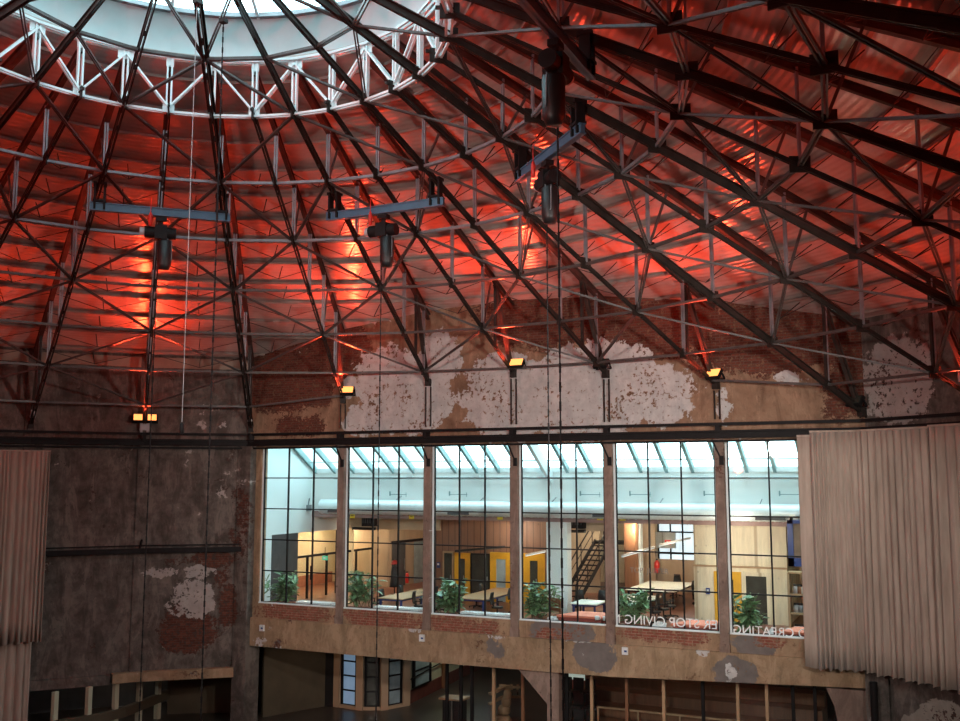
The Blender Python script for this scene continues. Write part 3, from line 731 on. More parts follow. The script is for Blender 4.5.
curtain('beige curtain with broad folds at the right edge', [pol(10.67, rr-.06), pol(11, rr), pol(12, rr)], 4.2, 11.45, .32, .17, 3, 'beige stage curtains')
curtain('beige pleated upper curtain at the left edge', [pol(.6, rr), pol(1, rr), pol(2, rr), pol(2.17, rr-.05)], 3.86, 11.0, .19, .13, 4, 'beige stage curtains')
curtain('lower beige curtain at the left edge, hanging below the upper one', [pol(.6, rr+.28), pol(1, rr+.28), pol(2.1, rr+.25)], .15, 4.5, .20, .12, 5, 'beige stage curtains')

# =================================================================== OFFICE BEHIND THE WINDOWS
ZF = 4.4
mb = MB(); mb.span((-16.5, FY+.46, 3.62), (14.5, 37, ZF)); o = struct(mb, 'floor_office', M['office_floor'])
# left end wall with a tall opening into the lit corridor
mb = MB()
mb.span((-13.3, FY+.46, ZF), (-13, 20.9, 14.2)); mb.span((-13.3, 20.9, 7.48), (-13, 37, 14.2)); mb.span((-13.3, 31.0, ZF), (-13, 37, 7.48))
struct(mb, 'wall_office_left', M['office_white'])
mb = MB(); mb.span((-13.28, 20.9, ZF), (-12.98, 22.86, 7.48)); struct(mb, 'door_1', M['office_grey'])
mb = MB(); mb.span((-16.5, 22.5, ZF), (-16.3, 31.2, 7.6)); mb.span((-16.5, 22.3, ZF), (-13.3, 22.5, 7.6)); mb.span((-16.5, 31.0, ZF), (-13.3, 31.2, 7.6)); mb.span((-16.5, 22.3, 7.5), (-13.3, 31.2, 7.7))
struct(mb, 'wall_corridor', M['cream'])
mb = MB(); mb.span((-16.28, 26.4, ZF), (-16.2, 30.6, 4.95)); struct(mb, 'trim_5', M['terracotta'])
dr = thing('door', None, None, (-13.06, 23, ZF)); dr.name = 'door_2'; dr['kind'] = 'structure'
mb = MB(); mb.span((-.05, -.1, 1.9), (.05, 8, 2.0))
for y in (0.75, 2.35, 3.2, 5.0, 7.9): mb.span((-.04, y-.05, 0), (.04, y+.05, 1.95 if y != 3.2 else 3.05))
mb.build('frame', M['black_metal'], dr)
mb = MB(); mb.span((-.006, 0, 0), (.006, 7.9, 1.9)); mb.build('pane', M['glass'], dr)
for y in (.9, 3.4): mb = MB(); mb.span((.05, y, .85), (.1, y+.05, 1.5)); mb.build('handle', M['black_metal'], dr)
o = thing('exit_sign', 'small green exit sign hanging in the lit corridor', 'sign', at(325, 558, 24.6)); mb = MB(); mb.box((0,0,0), (.28,.05,.2)); mb.build('panel', emis('green exit sign', (.1,.55,.35), .6), o)
mb = MB(); mb.bar((0,0,.1), (0,0,.5), .02, .02); mb.build('rod', M['black_metal'], o)
mb = MB(); mb.box((-.03,-.03,.0), (.06,.01,.1)); mb.box((.06,-.03,0), (.08,.01,.04)); mb.build('pictogram', M['lettering'], o)
# upper white back wall under the skylight, down-stand beam
mb = MB(); mb.span((-13.2, 24.1, 8.45), (14.5, 24.4, 10.45)); struct(mb, 'wall_office_upper', M['office_white'])
mb = MB(); mb.span((-13, 23.95, 8.16), (14.5, 24.3, 8.46)); struct(mb, 'trim_6', M['pink_beam'])
mb = MB(); mb.span((-13, 24.4, 9.0), (14.5, 37, 9.2)); struct(mb, 'ceiling_office', M['beige'])
mb = MB(); mb.span((-13.3, 36.8, ZF), (14.5, 37, 9.2)); mb.span((14.3, FY+.46, ZF), (14.5, 37, 14.2)); struct(mb, 'wall_office_back', M['cream'])
mb = MB(); mb.span((-13.3, FY+.46, 13.9), (14.5, FY+.75, 14.3)); struct(mb, 'trim_7', M['office_white'])
# office skylight
sk = thing('window', None, None, (0, FY+.5, 13.9)); sk.name = 'window_8'; sk['kind'] = 'structure'
A = Vector((0, .1, 0)); B = Vector((0, 24.15-FY-.5, 10.42-13.9))
mb = MB(); mb.quad((-13.1, A.y, A.z), (-13.1, B.y, B.z), (14.4, B.y, B.z), (14.4, A.y, A.z)); mb.build('pane', M['sky_glass'], sk)
raf = M['rafter']
x = -12.9
while x < 14.3:
    mb = MB(); mb.bar((x, A.y, A.z-.12), (x, B.y, B.z-.12), .13, .24); mb.build('rafter', raf, sk); x += 1.06
mb = MB(); mb.span((-13.1, B.y-.12, B.z-.18), (14.4, B.y+.06, B.z+.02)); mb.span((-13, B.y-.7, B.z+.28), (14.4, B.y-.62, B.z+.34)); mb.build('sill', M['white_steel'], sk)
mb = MB(); xb = at(551, 476, 24.0).x; mb.bar((xb, A.y, A.z-.35), (xb, B.y, B.z-.5), .12, .5); mb.build('valley_beam', M['white_steel'], sk)
# pipes on the white wall
o = thing('conduit_pipe', 'thin white conduit pipe along the white wall under the sloping glass', 'pipe', (-13, 23.95, 9.98)); mb = MB(); mb.tube((1.2, 0, 0), (27, 0, 0), .05, 8); mb.build('pipe', M['white_steel'], o)
for px in (345, 410, 477, 541, 605, 668, 745):
    p = at(px, 474, 23.95); mb = MB(); mb.box((p.x+13, 0, .06), (.3, .14, .14)); mb.build('clip', M['white_steel'], o)
for px, lab in ((398, 'first'), (458, 'second'), (590, 'third'), (640, 'fourth'), (715, 'fifth'), (791, 'sixth')):
    p = at(px, 494.5, 23.95); o = thing('wall_hook', 'thin grey pipe hanger on the white wall above the duct, %s from the left' % lab, 'hanger', p, 0, 'pipe hangers above the duct')
    mb = MB(); mb.bar((-.45,0,0), (.45,0,0), .03, .03); mb.bar((.42,0,-.1), (.42,0,.1), .02, .02); mb.build('bar', M['rafter'], o); mb = MB(); mb.bar((-.42,0,-.06), (-.42,0,.14), .05, .05); mb.build('clip', M['rafter'], o)
# spiral duct
yD = 23.45; pL = at(322, 506, yD); zD = pL.z-.02
o = thing('air_duct', 'long round silver ventilation duct running behind all the windows', 'duct', (pL.x, yD, zD))
mb = MB(); mb.tube((0,0,0), (14.2-pL.x, 0, 0), .33, 28)
x = .0
while x < 14.2-pL.x: mb.tube((x,0,0), (x+.05,0,0), .342, 28, caps=False); x += .30
mb.build('duct', M['galv'], o)
for px, w in ((337, 1.0), (458, 1.0), (603, .9), (770, 1.1)):
    p = at(px, 510, yD-.3); mb = MB(); mb.box((p.x-pL.x, -.27, -.2), (w, .12, .12)); mb.build('grille', M['office_grey'], o)
for px in (396, 480, 552, 660, 760):
    p = at(px, 505, yD); mb = MB(); mb.bar((p.x-pL.x, 0, .33), (p.x-pL.x, .5, .5), .03, .03); mb.build('strap', M['rod'], o)
o = thing('duct_bracket', 'grey bracket beside the left end of the silver duct', 'bracket', at(308, 508, 23.6)); mb = MB(); mb.box((0,0,0), (.25,.25,.3)); mb.build('plate', M['rod'], o); mb = MB(); mb.bar((0,0,.1), (0,.1,.45), .05,.05); mb.build('stem', M['rod'], o)
# yellow number cards
for (px, py), lab in (((352.5,515), 'yellow card under the duct in the second bay, left one'), ((411.5,515.5), 'yellow card under the duct in the second bay, right one'), ((500,516), 'yellow card under the duct in the third bay'),
                      ((600,516.5), 'yellow card under the duct in the fourth bay'), ((622.5,517), 'yellow card under the duct at the left end of the fifth bay'), ((791.5,516.5), 'yellow card under the duct beside the right curtain')):
    p = at(px, py, 23.9); o = thing('hanging_card', lab, 'card', p, 0, 'yellow cards under the duct'); mb = MB(); mb.box((0,0,0), (.25,.02,.30)); mb.build('card', M['yellow'], o)
    mb = MB(); mb.bar((-.1,0,.19), (-.1,0,.34), .012,.012); mb.bar((.1,0,.19), (.1,0,.34), .012,.012); mb.build('cord', M['black'], o)
    mb = MB(); mb.box((0,-.012,-.03), (.12,.006,.03)); mb.build('mark', M['black'], o)
# black heaters
def heater(px, py, lab, side):
    p = at(px, py, 25.0); o = thing('unit_heater', lab, 'heater', p); mb = MB(); mb.span((-.28,-.25,-.1), (.28,.25,.75)); mb.box((0,0,.9), (.12,.12,.5)); mb.build('body', M['black_metal'], o)
    mb = MB(); mb.span((-.28+(-.6 if side < 0 else 0), -.12, -.28), (.28+(.6 if side > 0 else 0), .12, -.16)); mb.build('arm', M['black_metal'], o)
    for k in range(4): mb = MB(); mb.box((-.2+.13*k, -.27, .4), (.05,.03,.7)); mb.build('fin', M['office_grey'], o)
heater(369.5, 524, 'black ceiling heater in the second bay', -1); heater(579, 526, 'black ceiling heater left of the steel stair', -1)

# ---- partitions and rooms
def panel(name, p0, p1, z0, z1, m, th=.12):
    p0 = Vector((p0[0], p0[1])); p1 = Vector((p1[0], p1[1])); d = (p1-p0); mb = MB(); c = (p0+p1)/2
    mb.box((c.x, c.y, (z0+z1)/2), (d.length, th, z1-z0), math.atan2(d.y, d.x)); return struct(mb, name, m)
XY = lambda px, Y: (at(px, 560, Y).x, Y)
panel('wall_partition', XY(340, 29.5), XY(389, 29.5), ZF, 8.98, M['ply'])
panel('wall_partition', XY(389, 29.5), XY(430, 33.5), ZF, 8.98, M['ply'])
panel('trim_8', XY(345, 26.2), XY(440, 26.2), 7.55, 8.98, M['beige'])
panel('trim_9', XY(346.5, 27.5), XY(353, 27.5), ZF, 7.6, M['cream'])
# sliding door on the slanted wall
a, b = Vector((*XY(389, 29.5), 0)), Vector((*XY(430, 33.5), 0)); dd = (b-a).normalized(); nn = Vector((dd.y, -dd.x, 0))
sd = thing('sliding_door', 'dark sliding door on a black track at the plywood wall', 'door', a+nn*.12+Vector((0,0,ZF)), math.atan2(dd.y, dd.x))
Ls = (b-a).length
mb = MB(); mb.span((.1, -.06, 2.22), (Ls, .06, 2.34)); mb.build('track', M['black_metal'], sd)
mb = MB(); mb.span((.15, -.04, 0), (1.3, .04, 2.2)); lf_ = mb.build('leaf', M['office_grey'], sd)
mb = MB(); mb.span((Ls*.55, -.03, 0), (Ls*.8, .02, 2.2)); mb.build('opening', M['blind'], sd)
mb = MB(); mb.bar((1.15, -.08, .8), (1.15, -.08, 1.4), .03, .03); mb.build('handle', M['rod'], lf_)
# timber clad meeting rooms with yellow doors
YC = 26.5; xa, xb2 = at(434, 560, YC).x, at(546, 560, YC).x
mb = MB(); mb.span((xa, YC, ZF), (xb2, YC+.2, 8.98)); mb.span((xa, YC+.2, ZF), (xa+.2, YC+6, 8.98)); struct(mb, 'wall_meeting', M['cladding'])
def ydoor(lab, px0, px1, py, Y, frame, wide=.18, glass='blind_dark', zb_=ZF):
    p0, p1 = at(px0, py, Y), at(px1, py, Y); W = p1.x-p0.x; H = p0.z-zb_
    o = thing('door_frame', lab, 'door', (p0.x, Y-.06, zb_)); mb = MB()
    mb.span((0,-.05,0), (wide,.06,H)); mb.span((W-wide,-.05,0), (W,.06,H)); mb.span((wide,-.05,H-wide), (W-wide,.06,H)); fr_ = mb.build('frame', M[frame], o)
    mb = MB(); mb.span((wide, -.02, .02), (W-wide, .03, H-wide)); mb.build('pane', M[glass], fr_)
    mb = MB(); mb.box((W-wide-.06, -.07, 1.0), (.04, .05, .22)); mb.build('handle', M['rod'], fr_); return o
ydoor('narrow dark window in the reddish timber wall, left of the yellow doors', 443.5, 454.5, 551, YC, 'tan_wood', .08)
ydoor('left yellow framed door in the reddish timber wall', 455.5, 471, 552.5, YC, 'yellow_paint', .26)
ydoor('dark glazed panel between the two yellow doors', 471.5, 490.5, 553, YC, 'black_metal', .06)
ydoor('right yellow framed door in the reddish timber wall', 491, 512.5, 552, YC, 'yellow_paint', .3, 'blind')
ydoor('orange framed door in the timber wall beside the white column', 524, 545, 553, YC, 'yellow_paint', .32)
for (px, py, Y), lab in (((438.5, 565, YC-.08), 'blue door reader on the reddish timber wall'), ):
    o = thing('wall_switch', lab, 'switch', at(px, py, Y)); mb = MB(); mb.box((0,0,0), (.16,.05,.26)); mb.build('case', M['blue_paint'], o); mb = MB(); mb.box((0,-.03,.04), (.1,.02,.08)); mb.build('screen', M['white_plastic'], o)
# white concrete column
xw0, xw1 = at(546.5, 560, 23.85).x, at(567, 560, 23.85).x
mb = MB(); mb.span((xw0, 23.86, ZF), (xw1, 24.4, 8.15)); struct(mb, 'column_white', M['office_white'])
panel('wall_partition', XY(562, 31.6), XY(600, 31.6), ZF, 8.98, M['beige'])
panel('trim_10', (xw1, 25.2), XY(613, 25.2), 7.75, 8.98, M['ply'])
# steel stair
st = thing('steel_stair', 'black open steel stair rising away to a landing behind the fourth bay', 'stair', (-1.0, 26.0, ZF), rad(-5))
W = 4.2; H = 2.62
for x in (-.42, .42): mb = MB(); mb.bar((x, 0, 0), (x, W, H), .05, .2); mb.build('stringer', M['black_metal'], st)
n = 13
for k in range(1, n+1): mb = MB(); mb.box((0, W*k/n-.05, H*k/n), (.84, .24, .05)); mb.build('tread', M['black_metal'], st)
for x in (-.45, .45):
    mb = MB(); mb.bar((x, 0, .95), (x, W, H+.95), .045, .045); mb.bar((x, 0, .5), (x, W, H+.5), .025, .025)
    for k in (0, 4, 8, 12): mb.bar((x, W*k/n, H*k/n), (x, W*k/n, H*k/n+.95), .035, .035)
    mb.build('handrail', M['black_metal'], st)
mb = MB(); mb.span((-.5, W-.05, H-.14), (1.3, W+1.0, H)); mb.build('landing', M['black_metal'], st)
# window and door on the landing
def daywin(name, p0, p1, z0, z1, nx, nz, Y):
    w = thing('window', None, None, (p0, Y, z0)); w.name = name; w['kind'] = 'structure'; W = p1-p0; Hh = z1-z0
    mb = MB(); mb.span((0, .02, 0), (W, .05, Hh)); mb.build('pane', M['sky_pane'], w); mb = MB()
    for i in range(nx+1): mb.span((W*i/nx-.04, -.05, 0), (W*i/nx+.04, .02, Hh))
    for i in range(nz+1): mb.span((0, -.05, Hh*i/nz-.04), (W, .02, Hh*i/nz+.04))
    mb.build('glazing_bars', M['black_metal'], w)
Yb = 36.7
p = at(604, 527, Yb); q = at(615, 560, Yb); daywin('window_9', p.x, q.x, q.z, p.z, 2, 3, Yb)
p = at(658, 514, Yb); q = at(696, 572, Yb); daywin('window_10', p.x, q.x, q.z-.2, 8.28, 3, 3, Yb)
panel('wall_partition', XY(590, 33.4), XY(597, 33.4), 6.4, 8.98, M['brown_wood'])
panel('column_timber', XY(626, 29), XY(637, 29), ZF, 8.98, M['brown_wood'], .5)
panel('wall_partition', XY(642, 33), XY(656, 33), ZF, 8.98, M['ply'])
panel('trim_11', XY(656, 33.5), XY(697, 33.5), ZF, 6.0, M['ply'])
panel('trim_12', XY(656, 35.5), XY(676, 35.5), 6.4, 7.2, M['office_white'])
panel('column_white', XY(637.5, 31), XY(642, 31), ZF, 8.98, M['office_white'], .4)
# pine timber house
YH = 24.6; hx0, hx1, hx2 = at(694, 560, YH).x, at(770, 560, YH).x, at(787, 560, YH).x; hz = at(710, 524, YH).z
hs_ = thing('timber_cabin', 'pale pine panelled cabin with a yellow door behind the fifth and sixth bays', 'cabin', (hx0, YH, ZF)); hz -= ZF
mb = MB(); mb.span((0, 0, 2.15), (hx2-hx0, 3.4, hz)); mb.build('upper_wall', M['clt'], hs_)
mb = MB(); mb.span((0, -.08, 0), (hx2-hx0, 3.4, 2.12)); mb.build('lower_wall', M['clt'], hs_)
mb = MB(); mb.span((-.02, -.11, 2.1), (hx2-hx0+.02, -.0, 2.17)); mb.span((-.02, -.03, hz-.02), (hx2-hx0, 3.4, hz+.04)); mb.build('ledge', M['tan_wood'], hs_)
mb = MB(); mb.span((-.1, .12, hz+.04), (hx2-hx0+.1, 3.4, hz+.62)); mb.build('roof', M['office_grey'], hs_)  # tall dark block, filling in for the dark gap below the ceiling
def on_house(px0, px1, py, frame, wide, lab, name, glass):
    p0, p1 = at(px0, py, YH-.1), at(px1, py, YH-.1); W = p1.x-p0.x; H = p0.z-ZF; x0 = p0.x-hx0; mb = MB()
    mb.span((x0,-.15,0), (x0+wide,-.07,H)); mb.span((x0+W-wide,-.15,0), (x0+W,-.07,H)); mb.span((x0+wide,-.15,H-wide), (x0+W-wide,-.07,H)); f = mb.build(name, M[frame], hs_); f['label'] = lab
    mb = MB(); mb.span((x0+wide, -.11, 0), (x0+W-wide, -.07, H-wide)); mb.build('pane', M[glass], f)
    mb = MB(); mb.box((x0+wide+.1, -.18, 1), (.04,.06,.3)); mb.build('handle', M['rod'], f)
on_house(714, 741, 571, 'yellow_paint', .3, 'yellow door frame', 'door', 'blind_dark')
on_house(742, 770, 572, 'clt', .14, 'dark glazed door in pine frame', 'glazed_door', 'blind_dark')
o = thing('wall_switch', 'blue card reader on the pine cabin', 'switch', at(708, 591, YH-.12)); mb = MB(); mb.box((0,0,0), (.15,.06,.24)); mb.build('case', M['blue_paint'], o); mb = MB(); mb.box((0,-.035,.03), (.08,.02,.08)); mb.build('screen', M['white_plastic'], o)
# blue framed hatch and shelving right of the cabin
p0, p1 = at(787, 520, 22.2), at(812, 567, 22.2)
o = thing('blue_hatch', 'dark blue framed hatch with a shutter beside the right curtain', 'hatch', (p0.x, 22.2, p1.z)); W = p1.x-p0.x; H = p0.z-p1.z
mb = MB(); mb.span((0,-.06,0), (.2,.08,H)); mb.span((W-.2,-.06,0), (W,.08,H)); mb.span((0,-.06,0), (W,.08,.3)); mb.span((0,-.06,H-.12), (W,.08,H)); mb.build('frame', M['blue_paint'], o)
mb = MB(); mb.span((.2,0,.3), (W-.2,.05,H-.12)); mb.build('shutter', plain('brown shutter', (.22,.14,.1), .6), o)
mb = MB(); mb.span((.1,-.02,H), (.2,.06,8.6-p1.z)); mb.span((W-.3,-.02,H), (W-.2,.06,8.6-p1.z)); mb.build('hanger', M['black_metal'], o)
p0, p1 = at(789, 575, 21.8), at(812, 618, 21.8)
sh = thing('open_shelf', 'tan open shelf unit with boxes and jars beside the right curtain', 'shelf', (p0.x, 21.8, ZF)); W = p1.x-p0.x; H = p0.z-ZF+.1
for x in (0, W): mb = MB(); mb.span((x-.04,-.25,0), (x+.04,.25,H)); mb.build('side_panel', M['tan_wood'], sh)
shz = [.12, .85, 1.5, H]
for z in shz: mb = MB(); mb.span((0,-.25,z-.03), (W,.25,z+.03)); mb.build('shelf_board', M['tan_wood'], sh)
rr2 = random.Random(3); kk = 0
for z, nme in zip(shz[:3], ('bottom', 'middle', 'top')):
    for i in range(3):
        x = p0.x+.22+i*(W-.4)/2.4; o = thing('storage_jar', '%s jar on the %s shelf of the tan shelf unit' % (('left', 'middle', 'right')[i], nme), 'jar', (x, 21.72, ZF+z+.03), 0, 'jars on the tan shelf')
        r = .10; mb = MB(); mb.lathe([(0,0), (r,0), (r*1.05,.2), (r*.8,.26), (0,.26)], n=12); mb.build('jar', M[rr2.choice(['rod', 'white_plastic', 'brown_wood', 'grey_box'])], o)
        mb = MB(); mb.lathe([(0,.26), (r*.85,.26), (r*.85,.32), (0,.32)], n=12); mb.build('lid', M['black'], o)

# ---- furniture
def table(lab, x0, x1, y0, y1, top, legs, n=2):
    zt_ = .76; o = thing('table', lab, 'table', ((x0+x1)/2, (y0+y1)/2, ZF)); a, b = (x1-x0)/2, (y1-y0)/2
    mb = MB(); mb.span((-a,-b,zt_-.035), (a,b,zt_)); mb.build('tabletop', M[top], o)
    mb = MB(); mb.span((-a+.06,-b+.06,zt_-.10), (a-.06,-b+.12,zt_-.035)); mb.span((-a+.06,b-.12,zt_-.10), (a-.06,b-.06,zt_-.035)); mb.span((-a+.06,-b+.1,zt_-.1), (-a+.12,b-.1,zt_-.035)); mb.span((a-.12,-b+.1,zt_-.1), (a-.06,b-.1,zt_-.035)); mb.build('frame', M[legs], o)
    for sx in (-1, 1):
        for k in range(n): y = -b+.12+(2*b-.24)*k/(n-1); mb = MB(); mb.box((sx*(a-.12), y, (zt_-.1)/2), (.07,.07,zt_-.1)); mb.build('leg', M[legs], o)
    return o
table('long birch table with blue legs in the second bay', -6.95, -5.75, 19.9, 23.6, 'table_wood', 'blue_paint')
table('long birch table with dark blue legs in the third bay', -4.1, -2.7, 21.2, 25.4, 'table_wood', 'blue_paint')
p = atz(655, 579, ZF+.76); table('large white table far back in the fifth bay', 1.3, 3.5, 27.2, 31.2, 'table_white', 'black_metal', 3)
p = atz(633, 602, ZF+.76); table('white desk in the fifth bay in front of the black chairs', 2.0, 3.4, 22.3, 25.4, 'table_white', 'black_metal')
p = atz(603, 604, ZF+.76); table('small white desk with blue frame behind the coral bench of the fourth bay', 0.75, 1.85, 21.6, 23.0, 'table_white', 'blue_paint')
ch = thing('office_chair', '', 'chair', (0,0,0), 0, 'black office chairs')
mb = MB()
for k in range(5): a = k*2*PI/5; mb.bar((0,0,.09), (.3*cos(a), .3*sin(a), .06), .05, .04)
cb_ = mb.build('base', M['black_metal'], ch)
for k in range(5): a = k*2*PI/5; mb = MB(); mb.tube((.3*cos(a)-.02, .3*sin(a), .03), (.3*cos(a)+.02, .3*sin(a), .03), .03, 8); mb.build('caster', M['black'], cb_)
mb = MB(); mb.tube((0,0,.08), (0,0,.44), .03, 8); mb.build('column', M['black_metal'], ch)
mb = MB(); mb.prism([(.24*cos(a)*(1 if abs(cos(a)) < .8 else .96), .23*sin(a)) for a in [k*PI/8 for k in range(16)]], .43, .50); mb.build('seat', M['black'], ch)
mb = MB(); vs = []; fs = []
for k in range(6):
    z = .56+k*.095; y = .22+.05*sin(k*.6); w = .21-.012*k
    for i in range(5): t = -1+i*.5; vs += [(w*t, y-.05*t*t+.0, z), (w*t, y-.05*t*t+.035, z)]
for k in range(5):
    for i in range(4):
        a = k*10+i*2; fs += [(a, a+2, a+12, a+10), (a+1, a+11, a+13, a+3)]
for i in range(4): a = i*2; fs += [(a, a+1, a+3, a+2), (50+a, 52+a, 53+a, 51+a)]
for k in range(5): a = k*10; fs += [(a, a+10, a+11, a+1), (a+8, a+9, a+19, a+18)]
mb.add(vs, fs, True); bk_ = mb.build('backrest', M['black'], ch)
mb = MB(); mb.bar((0,.1,.45), (0,.26,.62), .05, .03); mb.build('back_post', M['black_metal'], bk_)
for s in (-1, 1): mb = MB(); mb.bar((.25*s,.05,.46), (.27*s,.05,.66), .03,.04); mb.box((.27*s,-.02,.67), (.05,.24,.03)); mb.build('armrest', M['black'], ch)
spots = [(-7.35, 20.6, 1.5, 'black office chair at the left side of the table in the second bay, nearer one'), (-7.4, 22.3, 1.6, 'black office chair at the left side of the table in the second bay, farther one'), (-5.3, 20.5, -1.4, 'black office chair at the right side of the table in the second bay, nearer one'), (-5.35, 22.4, -1.7, 'black office chair at the right side of the table in the second bay, farther one'),
 (-2.25, 21.4, -1.5, 'black office chair at the right side of the table in the third bay, nearer one'), (-2.25, 23.2, -1.7, 'black office chair at the right side of the table in the third bay, farther one'), (-4.5, 24.2, 1.6, 'black office chair left of the table in the third bay, beside the narrow dark window')]
spots += [(3.85, 22.7, -1.5, 'black office chair nearest the window at the desk in the fifth bay'), (3.9, 23.7, -1.7, 'black office chair second from the window at the desk in the fifth bay'), (3.9, 24.8, -1.5, 'black office chair third from the window, before the large white table'), (4.0, 29.4, -1.6, 'black office chair at the right end of the large white table'),
 (.8, 29.6, 1.4, 'black office chair at the left end of the large white table'), (2.4, 31.8, 3.1, 'black office chair behind the large white table below the bright window'), (-1.25, 25.9, .4, 'black office chair at the foot of the steel stair'), (-.75, 24.7, -.3, 'black office chair right of the one at the foot of the stair'), (.35, 24.0, .2, 'black office chair behind the small white desk, left one'), (1.3, 24.3, -.2, 'black office chair behind the small white desk, right one')]
for i, (x, y, rz, lab) in enumerate(spots):
    if i == 0: ch.location = (x, y, ZF); ch.rotation_euler = (0,0,rz+PI); ch['label'] = lab
    else: dup(ch, (x, y, ZF), rz+PI, lab)
# coat stand with a red cap
q = atz(393, 596, ZF+.05); q = Vector((-8.95, 24.8, ZF))
cs = thing('coat_stand', 'black coat stand with a dark coat and red cap near the sliding door', 'coat stand', q)
mb = MB(); mb.tube((0,0,0), (0,0,1.75), .025, 8)
for k in range(4): a = k*PI/2; mb.bar((0,0,.05), (.25*cos(a), .25*sin(a), .02), .03,.03); mb.bar((0,0,1.6), (.14*cos(a), .14*sin(a), 1.72), .02,.02)
mb.build('stand', M['black_metal'], cs)
mb = MB(); mb.lathe([(.03,1.6), (.15,1.5), (.18,1.2), (.2,.75), (.22,.62), (0,.62)], (0,0,0), 14); mb.build('coat', M['black'], cs)
mb = MB(); mb.lathe([(.15,1.66), (.15,1.74), (.1,1.82), (0,1.85)], (0.02,-.05,0), 14); mb.prism([(-.1,-.17), (.13,-.17), (.1,-.28), (-.06,-.28)], 1.66, 1.68); mb.build('cap', M['red_plastic'], cs)
q = at(407, 583, 28.8); o = thing('fire_extinguisher', 'red fire extinguisher beside the sliding door', 'fire extinguisher', (q.x, 28.8, ZF+.35)); mb = MB(); mb.lathe([(0,0), (.09,0), (.09,.42), (.05,.5), (0,.5)], n=12); mb.build('cylinder', M['red_plastic'], o)
mb = MB(); mb.box((0,0,.54), (.06,.14,.06)); mb.tube((.05,0,.5), (.12,0,.1), .015, 6); mb.build('valve', M['black'], o)
q = at(658, 578, 32); o = thing('fire_extinguisher', 'red fire extinguisher far back beside the bright window', 'fire extinguisher', (q.x-.2, 32.6, ZF+1.0)); mb = MB(); mb.lathe([(0,0), (.13,0), (.13,.5), (.05,.6), (0,.6)], n=12); mb.build('cylinder', M['red_plastic'], o)
mb = MB(); mb.box((0,0,.64), (.06,.14,.06)); mb.build('valve', M['black'], o)
# round brown seat
q = atz(590, 618, ZF); o = thing('round_armchair', 'round brown wooden tub chair behind the coral bench of the fourth bay', 'armchair', (-.1, 21.3, ZF))
mb = MB(); mb.lathe([(0,.1), (.5,.1), (.55,.4), (.5,.42), (0,.42)], n=20); mb.build('seat', M['brown_wood'], o)
mb = MB(); R = [(.55*cos(a), .55*sin(a)) for a in [PI*.0+PI*k/12 for k in range(13)]]; mb.loop([Vector((x, y, .62)) for x, y in R], .06, .55, False); mb.build('backrest', M['brown_wood'], o)
mb = MB(); mb.lathe([(0,.42), (.2,.42), (.22,.5), (.15,.56), (0,.57)], (0,-.1,0), 12); mb.build('cushion', M['white_plastic'], o)
# pendant strip lights
def strip(p, q, lab, m='tube_white'):
    o = thing('strip_light', lab, 'lamp', (p+q)/2, 0, 'hanging strip lights'); c = (p+q)/2; mb = MB(); mb.bar(p-c, q-c, .08, .07, off=(0,.05)); mb.build('housing', M['white_plastic' if m == 'tube_white' else 'black_metal'], o)
    mb = MB(); mb.bar(p-c, q-c, .06, .03); mb.build('tube', M[m], o)
    mb = MB()
    for e in (p, q): e2 = e*.8+c*.2-c; mb.bar(e2, Vector((e2.x, e2.y, 9.0-c.z)), .012, .012)
    mb.build('wire', M['black'], o)
strip(at(455, 552, 24.8), at(505, 547.5, 26.2), 'dark strip light hanging before the yellow doors', 'blind_dark')
strip(at(526, 556, 24.5), at(545, 552, 26.2), 'white strip light hanging left of the white column'); strip(at(622, 557, 24.2), at(654, 548, 28), 'white strip light at the left of the fifth bay'); strip(at(659, 546, 27.5), at(690, 539, 33), 'white strip light in front of the bright window')
q = at(652, 546, 30); o = thing('emergency_light', 'red alarm lamp on the plywood wall of the fifth bay', 'light', (q.x, 32.9, q.z)); mb = MB(); mb.box((0,0,0), (.3,.1,.22)); mb.build('case', M['red_plastic'], o); mb = MB(); mb.box((0,-.06,0), (.1,.03,.1)); mb.build('lens', M['white_plastic'], o)

# ---- planters, grilles, benches along the window
def plant(lab, x, y, h, w, seed, trough):
    rnd = random.Random(seed); o = thing('potted_plant', lab, 'plant', (x, y, ZF), 0, 'leafy plants behind the windows')
    mb = MB(); a, b = trough; mb.span((-a,-b,0), (a,b,.5)); mb.span((-a-.03,-b-.03,.44), (a+.03,-b+.03,.5)); mb.build('trough', M['terracotta'], o)
    st_ = MB(); lf = MB()
    for k in range(15):
        bx, by = rnd.uniform(-a*.7, a*.7), rnd.uniform(-b*.6, b*.6); tx, ty = bx+rnd.uniform(-.5, .5)*w, by+rnd.uniform(-.3, .3); th = .5+h*rnd.uniform(.5, 1)
        P0 = Vector((bx, by, .45)); P1 = Vector((tx, ty, th)); st_.tube(P0, P1, .012, 5)
        for i in range(15):
            f = rnd.uniform(.2, 1.05); c = P0.lerp(P1, f); d = Vector((rnd.uniform(-1, 1), rnd.uniform(-1, 1), rnd.uniform(-.35, .6))).normalized(); L = rnd.uniform(.22, .46); u = d.cross(Vector((0,0,1))).normalized(); n = u.cross(d); W = L*.24
            lf.add([c, c+d*L*.35+u*W+n*.02, c+d*L*.75+u*W*.7, c+d*L-n*.04, c+d*L*.75-u*W*.7, c+d*L*.35-u*W+n*.02, c+d*L*.5-n*.03], [(0,1,6), (1,2,6), (2,3,6), (3,4,6), (4,5,6), (5,0,6)])
    st_.build('stems', M['stem'], o); f_ = lf.build('foliage', M['leaf'], o); return o
YP = FY+1.0
